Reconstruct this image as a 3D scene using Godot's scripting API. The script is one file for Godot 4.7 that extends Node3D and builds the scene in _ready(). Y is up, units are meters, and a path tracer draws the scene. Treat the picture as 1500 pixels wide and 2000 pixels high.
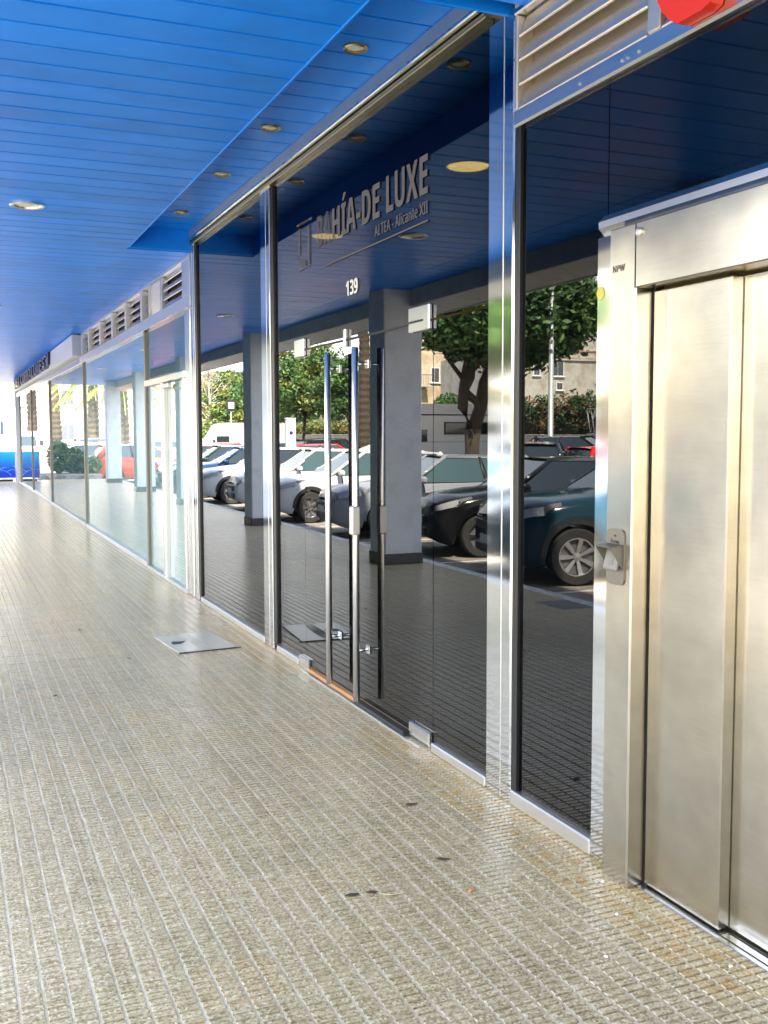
extends Node3D

const GX := 2.15            # plane of the glass
var M := {}
var used := {}
var rng := RandomNumberGenerator.new()

# ---------------------------------------------------------------- helpers
func lin(r: float, g: float, b: float) -> Color:
	return Color(r, g, b).linear_to_srgb()

func mat(col: Color, rough := 0.6, metal := 0.0, spec := 0.5) -> StandardMaterial3D:
	var m := StandardMaterial3D.new()
	m.albedo_color = col
	m.roughness = rough
	m.metallic = metal
	m.metallic_specular = spec
	return m

func textured(m: StandardMaterial3D, tex: Texture2D, size: float, world := true) -> StandardMaterial3D:
	m.albedo_texture = tex
	m.uv1_triplanar = true
	m.uv1_world_triplanar = world
	m.uv1_scale = Vector3.ONE / size
	return m

func noise_image(px: int, freq: float, seed_: int, kind := FastNoiseLite.TYPE_SIMPLEX_SMOOTH, oct := 4) -> Image:
	var n := FastNoiseLite.new()
	n.noise_type = kind
	n.seed = seed_
	n.frequency = freq
	n.fractal_octaves = oct
	if kind == FastNoiseLite.TYPE_CELLULAR:
		n.cellular_return_type = FastNoiseLite.RETURN_CELL_VALUE
		n.fractal_type = FastNoiseLite.FRACTAL_NONE
	return n.get_seamless_image(px, px)

# a colour map made from one fine and one coarse noise
func colour_map(px: int, fine: Image, coarse: Image, ramp: Array, tint: Array, amount: float) -> ImageTexture:
	var im := Image.create(px, px, true, Image.FORMAT_RGB8)
	for y in px:
		for x in px:
			var f := fine.get_pixel(x, y).r
			var c := coarse.get_pixel(x, y).r
			var k := f * (ramp.size() - 1)
			var i := mini(int(k), ramp.size() - 2)
			var a: Color = ramp[i]
			var b: Color = ramp[i + 1]
			var col := a.lerp(b, k - i)
			var t: Color = tint[0]
			col = col.lerp(Color(col.r * t.r, col.g * t.g, col.b * t.b), clampf((c - 0.45) * 3.0, 0.0, 1.0) * amount)
			im.set_pixel(x, y, col)
	im.generate_mipmaps()
	return ImageTexture.create_from_image(im)

func numbered(called: String) -> String:
	if not used.has(called):
		used[called] = 0
		return called
	used[called] += 1
	return "%s_%03d" % [called, used[called]]

func tag(o: Node, label := "", category := "", group := "", kind := ""):
	if label: o.set_meta("label", label)
	if category: o.set_meta("category", category)
	if group: o.set_meta("group", group)
	if kind: o.set_meta("kind", kind)

func thing(called: String, label: String, category: String, at := Vector3.ZERO, turn := 0.0, group := "") -> Node3D:
	var o := Node3D.new()
	o.name = numbered(called)
	add_child(o)
	o.position = at
	o.rotation.y = turn
	tag(o, label, category, group)
	return o

func setting(called: String) -> Node3D:
	var o := Node3D.new()
	o.name = numbered(called)
	add_child(o)
	o.set_meta("kind", "structure")
	return o

func put(called: String, mesh: Mesh, m: Material, parent: Node, at := Vector3.ZERO, rot := Vector3.ZERO) -> MeshInstance3D:
	var o := MeshInstance3D.new()
	o.mesh = mesh
	o.material_override = m
	o.position = at
	o.rotation = rot
	if parent == self:
		o.name = numbered(called)
		add_child(o)
	else:
		o.name = called
		parent.add_child(o, true)
	return o

func quad(st: SurfaceTool, a: Vector3, b: Vector3, c: Vector3, d: Vector3, out: Vector3):
	var n := (a - c).cross(a - b)
	var l := [a, b, c, a, c, d] if n.dot(out) >= 0.0 else [a, c, b, a, d, c]
	for p in l: st.add_vertex(p)

func tri(st: SurfaceTool, a: Vector3, b: Vector3, c: Vector3, out: Vector3):
	var n := (a - c).cross(a - b)
	var l := [a, b, c] if n.dot(out) >= 0.0 else [a, c, b]
	for p in l: st.add_vertex(p)

func begin(smooth := false) -> SurfaceTool:
	var st := SurfaceTool.new()
	st.begin(Mesh.PRIMITIVE_TRIANGLES)
	st.set_smooth_group(0 if smooth else -1)
	return st

func done(st: SurfaceTool, smooth := false) -> ArrayMesh:
	if smooth:
		st.index()
	st.generate_normals()
	return st.commit()

var box_cache := {}
# a box with chamfered edges, centred
func bev(size: Vector3, b := 0.004) -> ArrayMesh:
	var key := "%.4f_%.4f_%.4f_%.4f" % [size.x, size.y, size.z, b]
	if box_cache.has(key): return box_cache[key]
	var st := begin()
	bev_into(st, size, Vector3.ZERO, b)
	var m := done(st)
	box_cache[key] = m
	return m

func bev_into(st: SurfaceTool, size: Vector3, c: Vector3, b: float):
	var h := size * 0.5
	b = minf(b, minf(h.x, minf(h.y, h.z)) * 0.9)
	var i := h - Vector3(b, b, b)
	for s in [-1.0, 1.0]:
		quad(st, c + Vector3(s * h.x, -i.y, -i.z), c + Vector3(s * h.x, i.y, -i.z), c + Vector3(s * h.x, i.y, i.z), c + Vector3(s * h.x, -i.y, i.z), Vector3(s, 0, 0))
		quad(st, c + Vector3(-i.x, s * h.y, -i.z), c + Vector3(i.x, s * h.y, -i.z), c + Vector3(i.x, s * h.y, i.z), c + Vector3(-i.x, s * h.y, i.z), Vector3(0, s, 0))
		quad(st, c + Vector3(-i.x, -i.y, s * h.z), c + Vector3(i.x, -i.y, s * h.z), c + Vector3(i.x, i.y, s * h.z), c + Vector3(-i.x, i.y, s * h.z), Vector3(0, 0, s))
		for t in [-1.0, 1.0]:
			quad(st, c + Vector3(s * h.x, t * i.y, -i.z), c + Vector3(s * h.x, t * i.y, i.z), c + Vector3(s * i.x, t * h.y, i.z), c + Vector3(s * i.x, t * h.y, -i.z), Vector3(s, t, 0))
			quad(st, c + Vector3(s * h.x, -i.y, t * i.z), c + Vector3(s * h.x, i.y, t * i.z), c + Vector3(s * i.x, i.y, t * h.z), c + Vector3(s * i.x, -i.y, t * h.z), Vector3(s, 0, t))
			quad(st, c + Vector3(-i.x, s * h.y, t * i.z), c + Vector3(i.x, s * h.y, t * i.z), c + Vector3(i.x, s * i.y, t * h.z), c + Vector3(-i.x, s * i.y, t * h.z), Vector3(0, s, t))
			for u in [-1.0, 1.0]:
				tri(st, c + Vector3(s * h.x, t * i.y, u * i.z), c + Vector3(s * i.x, t * h.y, u * i.z), c + Vector3(s * i.x, t * i.y, u * h.z), Vector3(s, t, u))

# box part given by its two corners
func slab(called: String, lo: Vector3, hi: Vector3, m: Material, parent: Node, b := 0.004) -> MeshInstance3D:
	return put(called, bev(hi - lo, b), m, parent, (lo + hi) * 0.5)

# tube along points with radii
func tube(st: SurfaceTool, pts: Array, radii: Array, sides := 10, caps := true):
	var rings := []
	for i in pts.size():
		var d: Vector3 = (pts[mini(i + 1, pts.size() - 1)] - pts[maxi(i - 1, 0)]).normalized()
		var side := d.cross(Vector3.UP if absf(d.y) < 0.9 else Vector3.RIGHT).normalized()
		var up := side.cross(d).normalized()
		var ring := []
		for k in sides:
			var a := TAU * k / sides
			ring.append(pts[i] + (side * cos(a) + up * sin(a)) * radii[i])
		rings.append(ring)
	for i in pts.size() - 1:
		for k in sides:
			var k2 := (k + 1) % sides
			var mid: Vector3 = (rings[i][k] + rings[i + 1][k2]) * 0.5 - (pts[i] + pts[i + 1]) * 0.5
			quad(st, rings[i][k], rings[i][k2], rings[i + 1][k2], rings[i + 1][k], mid)
	if caps:
		for e in [0, pts.size() - 1]:
			var o: Vector3 = (pts[0] - pts[1]) if e == 0 else (pts[e] - pts[e - 1])
			for k in sides:
				tri(st, pts[e], rings[e][k], rings[e][(k + 1) % sides], o)

func tube_mesh(pts: Array, radii: Array, sides := 10) -> ArrayMesh:
	var st := begin(true)
	tube(st, pts, radii, sides)
	return done(st, true)

# a solid of revolution: profile of (radius, height), about y
func lathe(profile: Array, sides := 24) -> ArrayMesh:
	var st := begin()
	for i in profile.size() - 1:
		var p: Vector2 = profile[i]
		var q: Vector2 = profile[i + 1]
		var edge := q - p
		st.set_smooth_group(i + 1)
		for k in sides:
			var a := TAU * k / sides
			var b := TAU * (k + 1) / sides
			var n := Vector3(cos(a) * edge.y, -edge.x, sin(a) * edge.y)
			quad(st, Vector3(cos(a) * p.x, p.y, sin(a) * p.x), Vector3(cos(b) * p.x, p.y, sin(b) * p.x), Vector3(cos(b) * q.x, q.y, sin(b) * q.x), Vector3(cos(a) * q.x, q.y, sin(a) * q.x), n)
	return done(st)

# a flat outline (x right, y up) given thickness along z
func prism(outline: Array, depth: float) -> ArrayMesh:
	var poly := PackedVector2Array(outline)
	var idx := Geometry2D.triangulate_polygon(poly)
	var st := begin()
	for i in range(0, idx.size(), 3):
		var a := poly[idx[i]]
		var b := poly[idx[i + 1]]
		var c := poly[idx[i + 2]]
		tri(st, Vector3(a.x, a.y, depth / 2), Vector3(b.x, b.y, depth / 2), Vector3(c.x, c.y, depth / 2), Vector3(0, 0, 1))
		tri(st, Vector3(a.x, a.y, -depth / 2), Vector3(b.x, b.y, -depth / 2), Vector3(c.x, c.y, -depth / 2), Vector3(0, 0, -1))
	var flip := -1.0 if Geometry2D.is_polygon_clockwise(poly) else 1.0
	for i in poly.size():
		var a := poly[i]
		var b := poly[(i + 1) % poly.size()]
		var n := Vector3(b.y - a.y, a.x - b.x, 0) * flip
		quad(st, Vector3(a.x, a.y, -depth / 2), Vector3(b.x, b.y, -depth / 2), Vector3(b.x, b.y, depth / 2), Vector3(a.x, a.y, depth / 2), n)
	return done(st)

# lettering that fills a box of the given width and height on a wall that faces the street (-x)
func lettering(called: String, text: String, parent: Node, at: Vector3, wide: float, high: float, deep: float, m: Material, bold := true) -> MeshInstance3D:
	var f := SystemFont.new()
	f.font_names = PackedStringArray(["Droid Sans"])
	f.font_weight = 700 if bold else 400
	var t := TextMesh.new()
	t.text = text
	t.font = f
	t.font_size = 64
	t.pixel_size = 0.01
	t.depth = 0.1
	t.curve_step = 2.0
	t.horizontal_alignment = HORIZONTAL_ALIGNMENT_LEFT
	var box := t.get_aabb()
	var o := put(called, t, m, parent)
	var s := Vector3(wide / box.size.x, high / box.size.y, deep / 0.1)
	var b := Basis(Vector3.UP, -PI / 2) * Basis.from_scale(s)
	o.transform = Transform3D(b, at - b * Vector3(box.position.x, box.position.y, 0))
	return o

# ---------------------------------------------------------------- materials
func make_materials():
	var fine := noise_image(512, 0.11, 3, FastNoiseLite.TYPE_CELLULAR)
	var coarse := noise_image(512, 0.006, 8)
	var grain := [lin(0.24, 0.175, 0.085), lin(0.39, 0.31, 0.18), lin(0.465, 0.38, 0.235), lin(0.5, 0.41, 0.26), lin(0.68, 0.59, 0.42)]
	M.tile = []
	var tones := [Color(1, 1, 1), Color(0.98, 0.98, 0.975), Color(1, 0.99, 0.965), Color(0.965, 0.97, 0.96), Color(0.985, 0.99, 0.975)]
	var terrazzo := colour_map(512, fine, coarse, grain, [Color(0.95, 0.94, 0.92)], 1.0)
	for t in tones:
		var m := textured(mat(t, 0.26), terrazzo, 0.37)
		M.tile.append(m)
	var blot := noise_image(1024, 0.006, 21)
	var rusty := colour_map(1024, noise_image(1024, 0.11, 3, FastNoiseLite.TYPE_CELLULAR), blot, grain, [Color(0.99, 0.85, 0.62)], 0.6)
	M.tile_rust = textured(mat(Color(1, 0.99, 0.95), 0.3), rusty, 0.74)
	M.groove_lit = textured(mat(lin(0.62, 0.54, 0.41), 0.7), colour_map(256, noise_image(256, 0.1, 62), noise_image(256, 0.02, 63), [Color(0.85, 0.84, 0.82), Color(1, 1, 1)], [Color(0.88, 0.86, 0.8)], 0.8), 0.9)  # pale colour stands in for light on the street-facing groove walls
	M.kerb_white = textured(mat(lin(0.72, 0.72, 0.69), 0.7), colour_map(256, noise_image(256, 0.05, 2), noise_image(256, 0.02, 5), [Color(0.75, 0.75, 0.74), Color(1, 1, 1)], [Color(0.8, 0.78, 0.74)], 0.8), 0.8)
	M.kerb = textured(mat(lin(0.3, 0.28, 0.24), 0.8), colour_map(256, noise_image(256, 0.08, 4), noise_image(256, 0.02, 6), [Color(0.7, 0.7, 0.7), Color(1, 1, 1)], [Color(0.8, 0.78, 0.7)], 0.7), 0.7)
	M.asphalt = textured(mat(lin(0.27, 0.24, 0.2), 0.85), colour_map(512, noise_image(512, 0.2, 12), noise_image(512, 0.01, 13), [Color(0.6, 0.6, 0.6), Color(0.95, 0.95, 0.95), Color(1, 1, 1)], [Color(0.75, 0.74, 0.72)], 0.9), 3.0)
	M.earth = textured(mat(lin(0.25, 0.2, 0.13), 0.95), colour_map(256, noise_image(256, 0.06, 14), noise_image(256, 0.02, 15), [Color(0.6, 0.6, 0.6), Color(1, 1, 1)], [Color(0.7, 0.8, 0.6)], 1.0), 6.0)
	M.hill = textured(mat(lin(0.24, 0.2, 0.11), 0.95), colour_map(256, noise_image(256, 0.06, 16), noise_image(256, 0.02, 17), [Color(0.5, 0.55, 0.4), Color(1, 0.95, 0.85)], [Color(0.5, 0.7, 0.4)], 1.0), 30.0)
	# blue lacquered ceiling boards in a few tones
	var dust := colour_map(256, noise_image(256, 0.03, 65), noise_image(256, 0.011, 66), [Color(0.93, 0.95, 0.965), Color(1, 1, 1)], [Color(0.95, 0.95, 0.95)], 1.0)
	M.board = []
	for k in [1.0, 0.95, 1.04, 0.98]:
		M.board.append(textured(mat(lin(0.004 * k, 0.25 * k, 0.98 * k), 0.36, 0.0, 0.3), dust, 2.3))
	M.board_dark = mat(lin(0.32, 0.32, 0.32), 0.8)
	M.plaster = textured(mat(lin(0.62, 0.62, 0.6), 0.8), colour_map(256, noise_image(256, 0.12, 31), noise_image(256, 0.01, 32), [Color(0.9, 0.9, 0.9), Color(1, 1, 1)], [Color(0.93, 0.92, 0.9)], 0.7), 0.8)
	M.pillar = textured(mat(lin(0.76, 0.79, 0.82), 0.7), colour_map(256, noise_image(256, 0.12, 33), noise_image(256, 0.01, 34), [Color(0.88, 0.88, 0.88), Color(1, 1, 1)], [Color(0.93, 0.93, 0.93)], 0.7), 0.8)
	M.granite = textured(mat(lin(0.06, 0.065, 0.075), 0.25), colour_map(256, noise_image(256, 0.2, 35, FastNoiseLite.TYPE_CELLULAR), noise_image(256, 0.02, 36), [Color(0.5, 0.5, 0.5), Color(0.8, 0.8, 0.8), Color(1, 1, 1)], [Color(0.8, 0.8, 0.8)], 0.5), 0.3)
	# metals
	M.chrome = mat(lin(0.66, 0.66, 0.65), 0.07, 1.0)
	M.alu = mat(lin(0.72, 0.71, 0.69), 0.22, 1.0)
	M.alu_dull = mat(lin(0.66, 0.64, 0.6), 0.45, 1.0)
	var streak := Image.create(256, 256, true, Image.FORMAT_RGB8)
	var sn := FastNoiseLite.new()
	sn.seed = 77
	sn.frequency = 0.35
	var sb := noise_image(256, 0.015, 78)
	for y in 256:
		for x in 256:
			var v := 0.92 + 0.035 * sn.get_noise_2d(y * 2.2, x * 0.03) + 0.06 * (sb.get_pixel(x, y).r - 0.5)
			streak.set_pixel(x, y, Color(v, v, v * 0.985))
	streak.generate_mipmaps()
	var streak_tex := ImageTexture.create_from_image(streak)
	M.brushed = textured(mat(lin(0.66, 0.62, 0.54), 0.23, 1.0), streak_tex, 0.6)
	var wave := noise_image(512, 0.004, 91, FastNoiseLite.TYPE_SIMPLEX_SMOOTH, 2)
	wave.convert(Image.FORMAT_RGBA8)
	wave.bump_map_to_normal_map(40.0)
	wave.generate_mipmaps()
	var wave_tex := ImageTexture.create_from_image(wave)
	M.brushed.normal_enabled = true
	M.brushed.normal_texture = wave_tex
	M.brushed.normal_scale = 0.014
	M.gasket = mat(lin(0.012, 0.012, 0.012), 0.35)
	M.slot = mat(lin(0.02, 0.02, 0.02), 0.7)
	M.louvre = mat(lin(0.78, 0.73, 0.64), 0.42, 1.0)
	M.louvre_back = M.louvre
	M.louvre_grey = mat(lin(0.6, 0.62, 0.68), 0.35, 1.0)
	# dark glass of the entrance and pale glass of the shop
	M.dark_glass = mat(Color(lin(0.001, 0.0013, 0.0016), 0.92), 0.0, 0.0, 0.1)
	M.dark_glass.clearcoat_enabled = true
	M.dark_glass.clearcoat = 1.0
	M.dark_glass.clearcoat_roughness = 0.0
	M.dark_glass.transparency = BaseMaterial3D.TRANSPARENCY_ALPHA
	M.dark_glass.normal_enabled = true
	M.dark_glass.normal_texture = wave_tex
	M.dark_glass.normal_scale = 0.0005
	M.dark_glass.uv1_triplanar = true
	M.dark_glass.uv1_world_triplanar = true
	M.dark_glass.uv1_scale = Vector3.ONE / 2.6
	M.pale_glass = mat(lin(0.3, 0.45, 0.41), 0.02, 0.0, 0.7)
	M.pale_glass.clearcoat_enabled = true
	M.pale_glass.clearcoat = 1.0
	M.pale_glass.clearcoat_roughness = 0.0
	M.clear_glass = mat(Color(lin(0.1, 0.17, 0.18), 0.7), 0.0, 0.0, 0.7)
	M.clear_glass.transparency = BaseMaterial3D.TRANSPARENCY_ALPHA
	M.vinyl = mat(lin(0.11, 0.11, 0.115), 0.6)
	M.vinyl_worn = mat(Color(lin(0.14, 0.14, 0.145), 0.35), 0.6)
	M.vinyl_worn.transparency = BaseMaterial3D.TRANSPARENCY_ALPHA
	M.white_paint = mat(lin(0.8, 0.8, 0.78), 0.5)
	M.letter_dark = mat(lin(0.015, 0.025, 0.06), 0.3)
	M.brass = mat(lin(0.42, 0.36, 0.2), 0.3, 1.0)
	M.lamp_white = mat(lin(0.7, 0.7, 0.66), 0.3)
	M.lamp_lit = mat(lin(0.8, 0.7, 0.4), 0.4)
	M.lamp_lit.emission_enabled = true
	M.lamp_lit.emission = Color(1.0, 0.86, 0.42)
	M.lamp_lit.emission_energy_multiplier = 7.0
	M.room = mat(lin(0.5, 0.49, 0.46), 0.9)
	M.red = mat(lin(0.75, 0.035, 0.012), 0.35)
	M.black = mat(lin(0.015, 0.015, 0.016), 0.5)
	M.wood = mat(lin(0.5, 0.24, 0.1), 0.7)
	M.rubber = mat(lin(0.02, 0.02, 0.02), 0.8)
	M.rim = mat(lin(0.6, 0.6, 0.61), 0.25, 1.0)
	M.rim_dark = mat(lin(0.1, 0.1, 0.105), 0.4)
	M.car_glass = mat(lin(0.012, 0.018, 0.02), 0.03, 0.0, 0.7)
	M.car_glass_pale = mat(lin(0.035, 0.07, 0.068), 0.03, 0.0, 0.7)
	M.lens = mat(lin(0.6, 0.62, 0.64), 0.08, 0.6)
	M.tail = mat(lin(0.5, 0.015, 0.012), 0.15)
	M.plate = mat(lin(0.75, 0.75, 0.72), 0.5)
	M.bark = textured(mat(lin(0.12, 0.085, 0.055), 0.9), colour_map(256, noise_image(256, 0.08, 41), noise_image(256, 0.03, 42), [Color(0.4, 0.4, 0.4), Color(1, 1, 1)], [Color(0.7, 0.75, 0.7)], 0.8), 0.7, false)
	M.bark_pale = mat(lin(0.36, 0.32, 0.27), 0.9)
	M.leaf = []
	for c in [[0.05, 0.12, 0.028], [0.075, 0.16, 0.035], [0.035, 0.085, 0.024], [0.16, 0.19, 0.035]]:
		var lm := mat(lin(c[0], c[1], c[2]), 0.55)
		lm.backlight = lin(c[0], c[1], c[2] * 0.6)
		lm.cull_mode = BaseMaterial3D.CULL_DISABLED
		M.leaf.append(lm)
	M.leaf_dry = mat(lin(0.2, 0.11, 0.04), 0.7)
	M.wall_white = textured(mat(lin(0.58, 0.56, 0.5), 0.85), colour_map(256, noise_image(256, 0.05, 51), noise_image(256, 0.012, 52), [Color(0.9, 0.9, 0.9), Color(1, 1, 1)], [Color(0.9, 0.87, 0.82)], 0.9), 5.0)
	M.wall_cream = textured(mat(lin(0.62, 0.53, 0.38), 0.85), colour_map(256, noise_image(256, 0.05, 53), noise_image(256, 0.012, 54), [Color(0.9, 0.9, 0.9), Color(1, 1, 1)], [Color(0.9, 0.87, 0.82)], 0.9), 5.0)
	M.wall_stone = textured(mat(lin(0.46, 0.43, 0.37), 0.9), colour_map(256, noise_image(256, 0.09, 55), noise_image(256, 0.02, 56), [Color(0.7, 0.7, 0.7), Color(1, 1, 1)], [Color(0.75, 0.73, 0.7)], 0.9), 2.0)
	M.roof_tile = mat(lin(0.42, 0.2, 0.11), 0.8)
	M.window_dark = mat(lin(0.08, 0.09, 0.11), 0.1)
	M.shutter = mat(lin(0.6, 0.5, 0.36), 0.7)
	M.grey_metal = mat(lin(0.42, 0.45, 0.46), 0.45, 0.3)
	M.rail = mat(lin(0.2, 0.2, 0.2), 0.5, 0.5)

func paint(c: Color) -> StandardMaterial3D:
	var m := mat(c, 0.12, 0.0, 0.42)
	return m

# ---------------------------------------------------------------- the arcade: floor, ceiling, pillars
# one paving tile, 0.26 m square: four strips of raised ribs with deeper grooves between the strips
func tile_mesh(seed_: int) -> ArrayMesh:
	var r := RandomNumberGenerator.new()
	r.seed = seed_
	var st := begin()
	var strip := 0.065
	var pitch := 0.0325
	for i in 4:
		var x0 := i * strip + 0.0055
		var x1 := (i + 1) * strip - 0.0055
		var zs := []
		var ys := []
		for k in 8:
			var z := k * pitch
			var top := -0.0002 - r.randf() * 0.0006
			zs.append_array([z + 0.0035 + r.randf() * 0.001, z + 0.0055 + r.randf() * 0.0015, z + 0.0265 + r.randf() * 0.0015, z + 0.0285 + r.randf() * 0.001])
			ys.append_array([-0.0062, top, top, -0.0062])
		zs[0] = 0.0
		zs[31] = 0.26
		for j in 31:
			var a := Vector3(x0, ys[j], zs[j])
			var b := Vector3(x1, ys[j], zs[j])
			var c := Vector3(x1, ys[j + 1], zs[j + 1])
			var d := Vector3(x0, ys[j + 1], zs[j + 1])
			quad(st, a, b, c, d, Vector3.UP)
			var lo := -0.0095
			quad(st, a, d, Vector3(x0 - 0.0045, lo, zs[j + 1]), Vector3(x0 - 0.0045, lo, zs[j]), Vector3(-1, 0.5, 0))
			quad(st, b, c, Vector3(x1 + 0.0045, lo, zs[j + 1]), Vector3(x1 + 0.0045, lo, zs[j]), Vector3(1, 0.5, 0))
	return done(st)

func build_pavement(cam: Camera3D):
	var root := setting("pavement")
	var variants := [tile_mesh(1), tile_mesh(2), tile_mesh(3)]
	var spots := []
	for row in range(-19, 129):
		for col in 12:
			var p := Vector3(2.1495 - 0.26 * (col + 1), 0, -3.407 - 0.26 * row)
			var c := p + Vector3(0.13, 0, 0.13)
			var v := cam.global_transform.affine_inverse() * c
			var seen := v.z < -0.4 and absf(v.x / v.z) < 0.42 and absf(v.y / v.z) < 0.56
			spots.append([(c - cam.position).length() + (0.0 if seen else 1000.0), p])
	spots.sort_custom(func(a, b): return a[0] < b[0])
	var rest := [[], [], []]
	for i in spots.size():
		var p: Vector3 = spots[i][1]
		var k := rng.randi() % 3
		if i < 300:
			var m: Material = M.tile[rng.randi() % M.tile.size()]
			var near_base := p.x > 1.75 and p.z > -5.2 and p.z < -2.3
			var near_door := p.x > 1.85 and p.z > -8.2 and p.z <= -6.5
			if near_base or near_door: m = M.tile_rust
			var tilt := Vector3(rng.randf_range(-1, 1), 0, rng.randf_range(-1, 1)) * 0.003
			put("tile", variants[k], m, root, p + Vector3(0, rng.randf_range(-0.0008, 0.0), 0), tilt)
		else:
			rest[k].append(p)
	for k in 3:
		var mm := MultiMesh.new()
		mm.transform_format = MultiMesh.TRANSFORM_3D
		mm.mesh = variants[k]
		mm.instance_count = rest[k].size()
		for i in rest[k].size():
			mm.set_instance_transform(i, Transform3D(Basis(), rest[k][i]))
		var o := MultiMeshInstance3D.new()
		o.multimesh = mm
		o.material_override = M.tile[k]
		o.name = "far_tiles"
		o.set_meta("kind", "stuff")
		root.add_child(o, true)
	slab("bed", Vector3(-0.97, -0.5, -36.95), Vector3(2.6, -0.0092, 8.35), M.groove_lit, root, 0.002)
	for i in 49:  # pale strips paint the lit side of each groove into its bottom
		slab("joint", Vector3(2.1495 - 0.065 * i - 0.0048, -0.009, -36.9), Vector3(2.1495 - 0.065 * i + 0.0048, -0.0032, 8.3), M.groove_lit, root, 0.0004)
	# kerb stones with a white painted top along the parking bays
	var z := 8.3
	while z > -36.5:
		slab("kerb_stone", Vector3(-1.13, -0.5, z - 0.99), Vector3(-0.975, -0.003, z), M.kerb_white, root, 0.012)
		z -= 1.0

func build_ceiling():
	var root := setting("ceiling")
	var pitch := 0.23
	# boards run from the facade to the street; joint at z = -4.56
	for i in range(-52, 139):
		var z1 := -4.56 - pitch * i
		var z0 := z1 - pitch + 0.014
		var zc := (z0 + z1) * 0.5
		if zc < -36.2: continue
		var x1 := 1.56 if zc < -3.72 and zc > -9.5 else 2.16
		var m: Material = M.board[rng.randi() % 4]
		var bd := slab("board", Vector3(-0.28, 3.22, z0), Vector3(x1, 3.245, z1), m, root, 0.0015)
		bd.rotation = Vector3(rng.randf_range(-0.006, 0.006), rng.randf_range(-0.0008, 0.0008), rng.randf_range(-0.0012, 0.0012))
		slab("board", Vector3(-0.75, 3.22, z0), Vector3(-0.288, 3.245, z1), m, root, 0.004)
	slab("deck", Vector3(-0.8, 3.33, -36.3), Vector3(1.555, 3.37, 8.0), M.board_dark, root, 0.001)
	slab("deck", Vector3(1.56, 3.33, -3.72), Vector3(2.5, 3.37, 8.0), M.board_dark, root, 0.001)
	slab("deck", Vector3(1.56, 3.33, -36.3), Vector3(2.5, 3.37, -9.52), M.board_dark, root, 0.001)
	# the raised strip over the entrance
	var z := -3.74
	for i in range(-3, 23):
		var z1 := minf(-4.385 - pitch * i, -3.745)
		var z0 := maxf(-4.385 - pitch * (i + 1) + 0.014, -9.495)
		if z1 - z0 < 0.02: continue
		slab("recess_board", Vector3(1.572, 3.40, z0), Vector3(2.16, 3.425, z1), M.board[rng.randi() % 4], root, 0.0015)
	slab("recess_deck", Vector3(1.55, 3.46, -9.55), Vector3(2.5, 3.49, -3.7), M.board_dark, root, 0.001)
	slab("recess_edge", Vector3(1.556, 3.216, -9.5), Vector3(1.571, 3.43, -3.74), M.board[0], root, 0.003)
	slab("recess_edge", Vector3(1.556, 3.216, -9.516), Vector3(2.16, 3.43, -9.501), M.board[1], root, 0.003)
	slab("recess_edge", Vector3(1.556, 3.216, -3.739), Vector3(2.16, 3.43, -3.724), M.board[1], root, 0.003)
	# plastered edge beam on the street side
	var beam := thing("edge_beam", "grey plastered beam along the street edge of the blue ceiling", "beam")
	slab("beam", Vector3(-1.35, 3.03, -36.3), Vector3(-0.755, 3.6, 8.0), M.plaster, beam, 0.01)
	slab("drip_edge", Vector3(-1.39, 3.02, -36.3), Vector3(-1.352, 3.12, 8.0), M.plaster, beam, 0.006)

func build_pillars():
	for i in range(-1, 7):
		var z := -11.09 - 5.65 * (i - 1)
		if i == 6: continue
		
		var which := ["standing by the open end", "opposite the lift doors", "beside the black parked hatchback", "between the white parked cars", "opposite the shop door", "opposite the pale shop panes", "opposite the far shop sign"]
		var t := thing("pillar", "pale blue-grey square pillar with dark granite base " + which[i + 1], "pillar", Vector3(-0.65, 0, z - 0.24), 0, "arcade pillars along the kerb")
		slab("shaft", Vector3(-0.24, 0.0, -0.23), Vector3(0.24, 3.24, 0.23), M.pillar, t, 0.012)
		slab("base", Vector3(-0.252, 0.0, -0.242), Vector3(0.252, 0.13, 0.242), M.granite, t, 0.006)

func downlight(label: String, at: Vector3, r: float, ring: Material, group: String):
	var t := thing("ceiling_light", label, "light", at, 0, group)
	put("ring", lathe([Vector2(r * 0.72, 0.0), Vector2(r * 0.74, -0.012), Vector2(r * 0.9, -0.016), Vector2(r, -0.008), Vector2(r, 0.004)], 32), ring, t)
	put("reflector", lathe([Vector2(r * 0.72, -0.002), Vector2(r * 0.6, 0.02), Vector2(r * 0.5, 0.022)], 32), M.alu, t)
	put("diffuser", lathe([Vector2(r * 0.72, -0.001), Vector2(r * 0.3, -0.006), Vector2(0.0, -0.008)], 32), M.lamp_white, t)

func build_ceiling_lights():
	var spots := [-4.74, -6.14, -7.34, -8.71]
	for z in spots:
		downlight("small round brass-rimmed spotlight in the raised blue ceiling strip", Vector3(1.87, 3.399, z), 0.062, M.brass, "spotlights over the entrance")
	for z in [-1.7, -8.05, -14.4, -20.7, -27.0, -33.3]:
		downlight("large round white ceiling light in the main blue ceiling", Vector3(0.6, 3.219, z), 0.125, M.alu, "large ceiling lights along the arcade")

# ---------------------------------------------------------------- the facade
func pane(parent: Node, called: String, y0: float, y1: float, z0: float, z1: float, m: Material, x := GX, turn := 0.0) -> MeshInstance3D:
	var c := Vector3(x + 0.005, (y0 + y1) * 0.5, (z0 + z1) * 0.5)
	var b := BoxMesh.new()
	b.size = Vector3(0.01, y1 - y0, absf(z1 - z0))
	return put(called, b, m, parent, c, Vector3(0, turn, 0))

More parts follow.
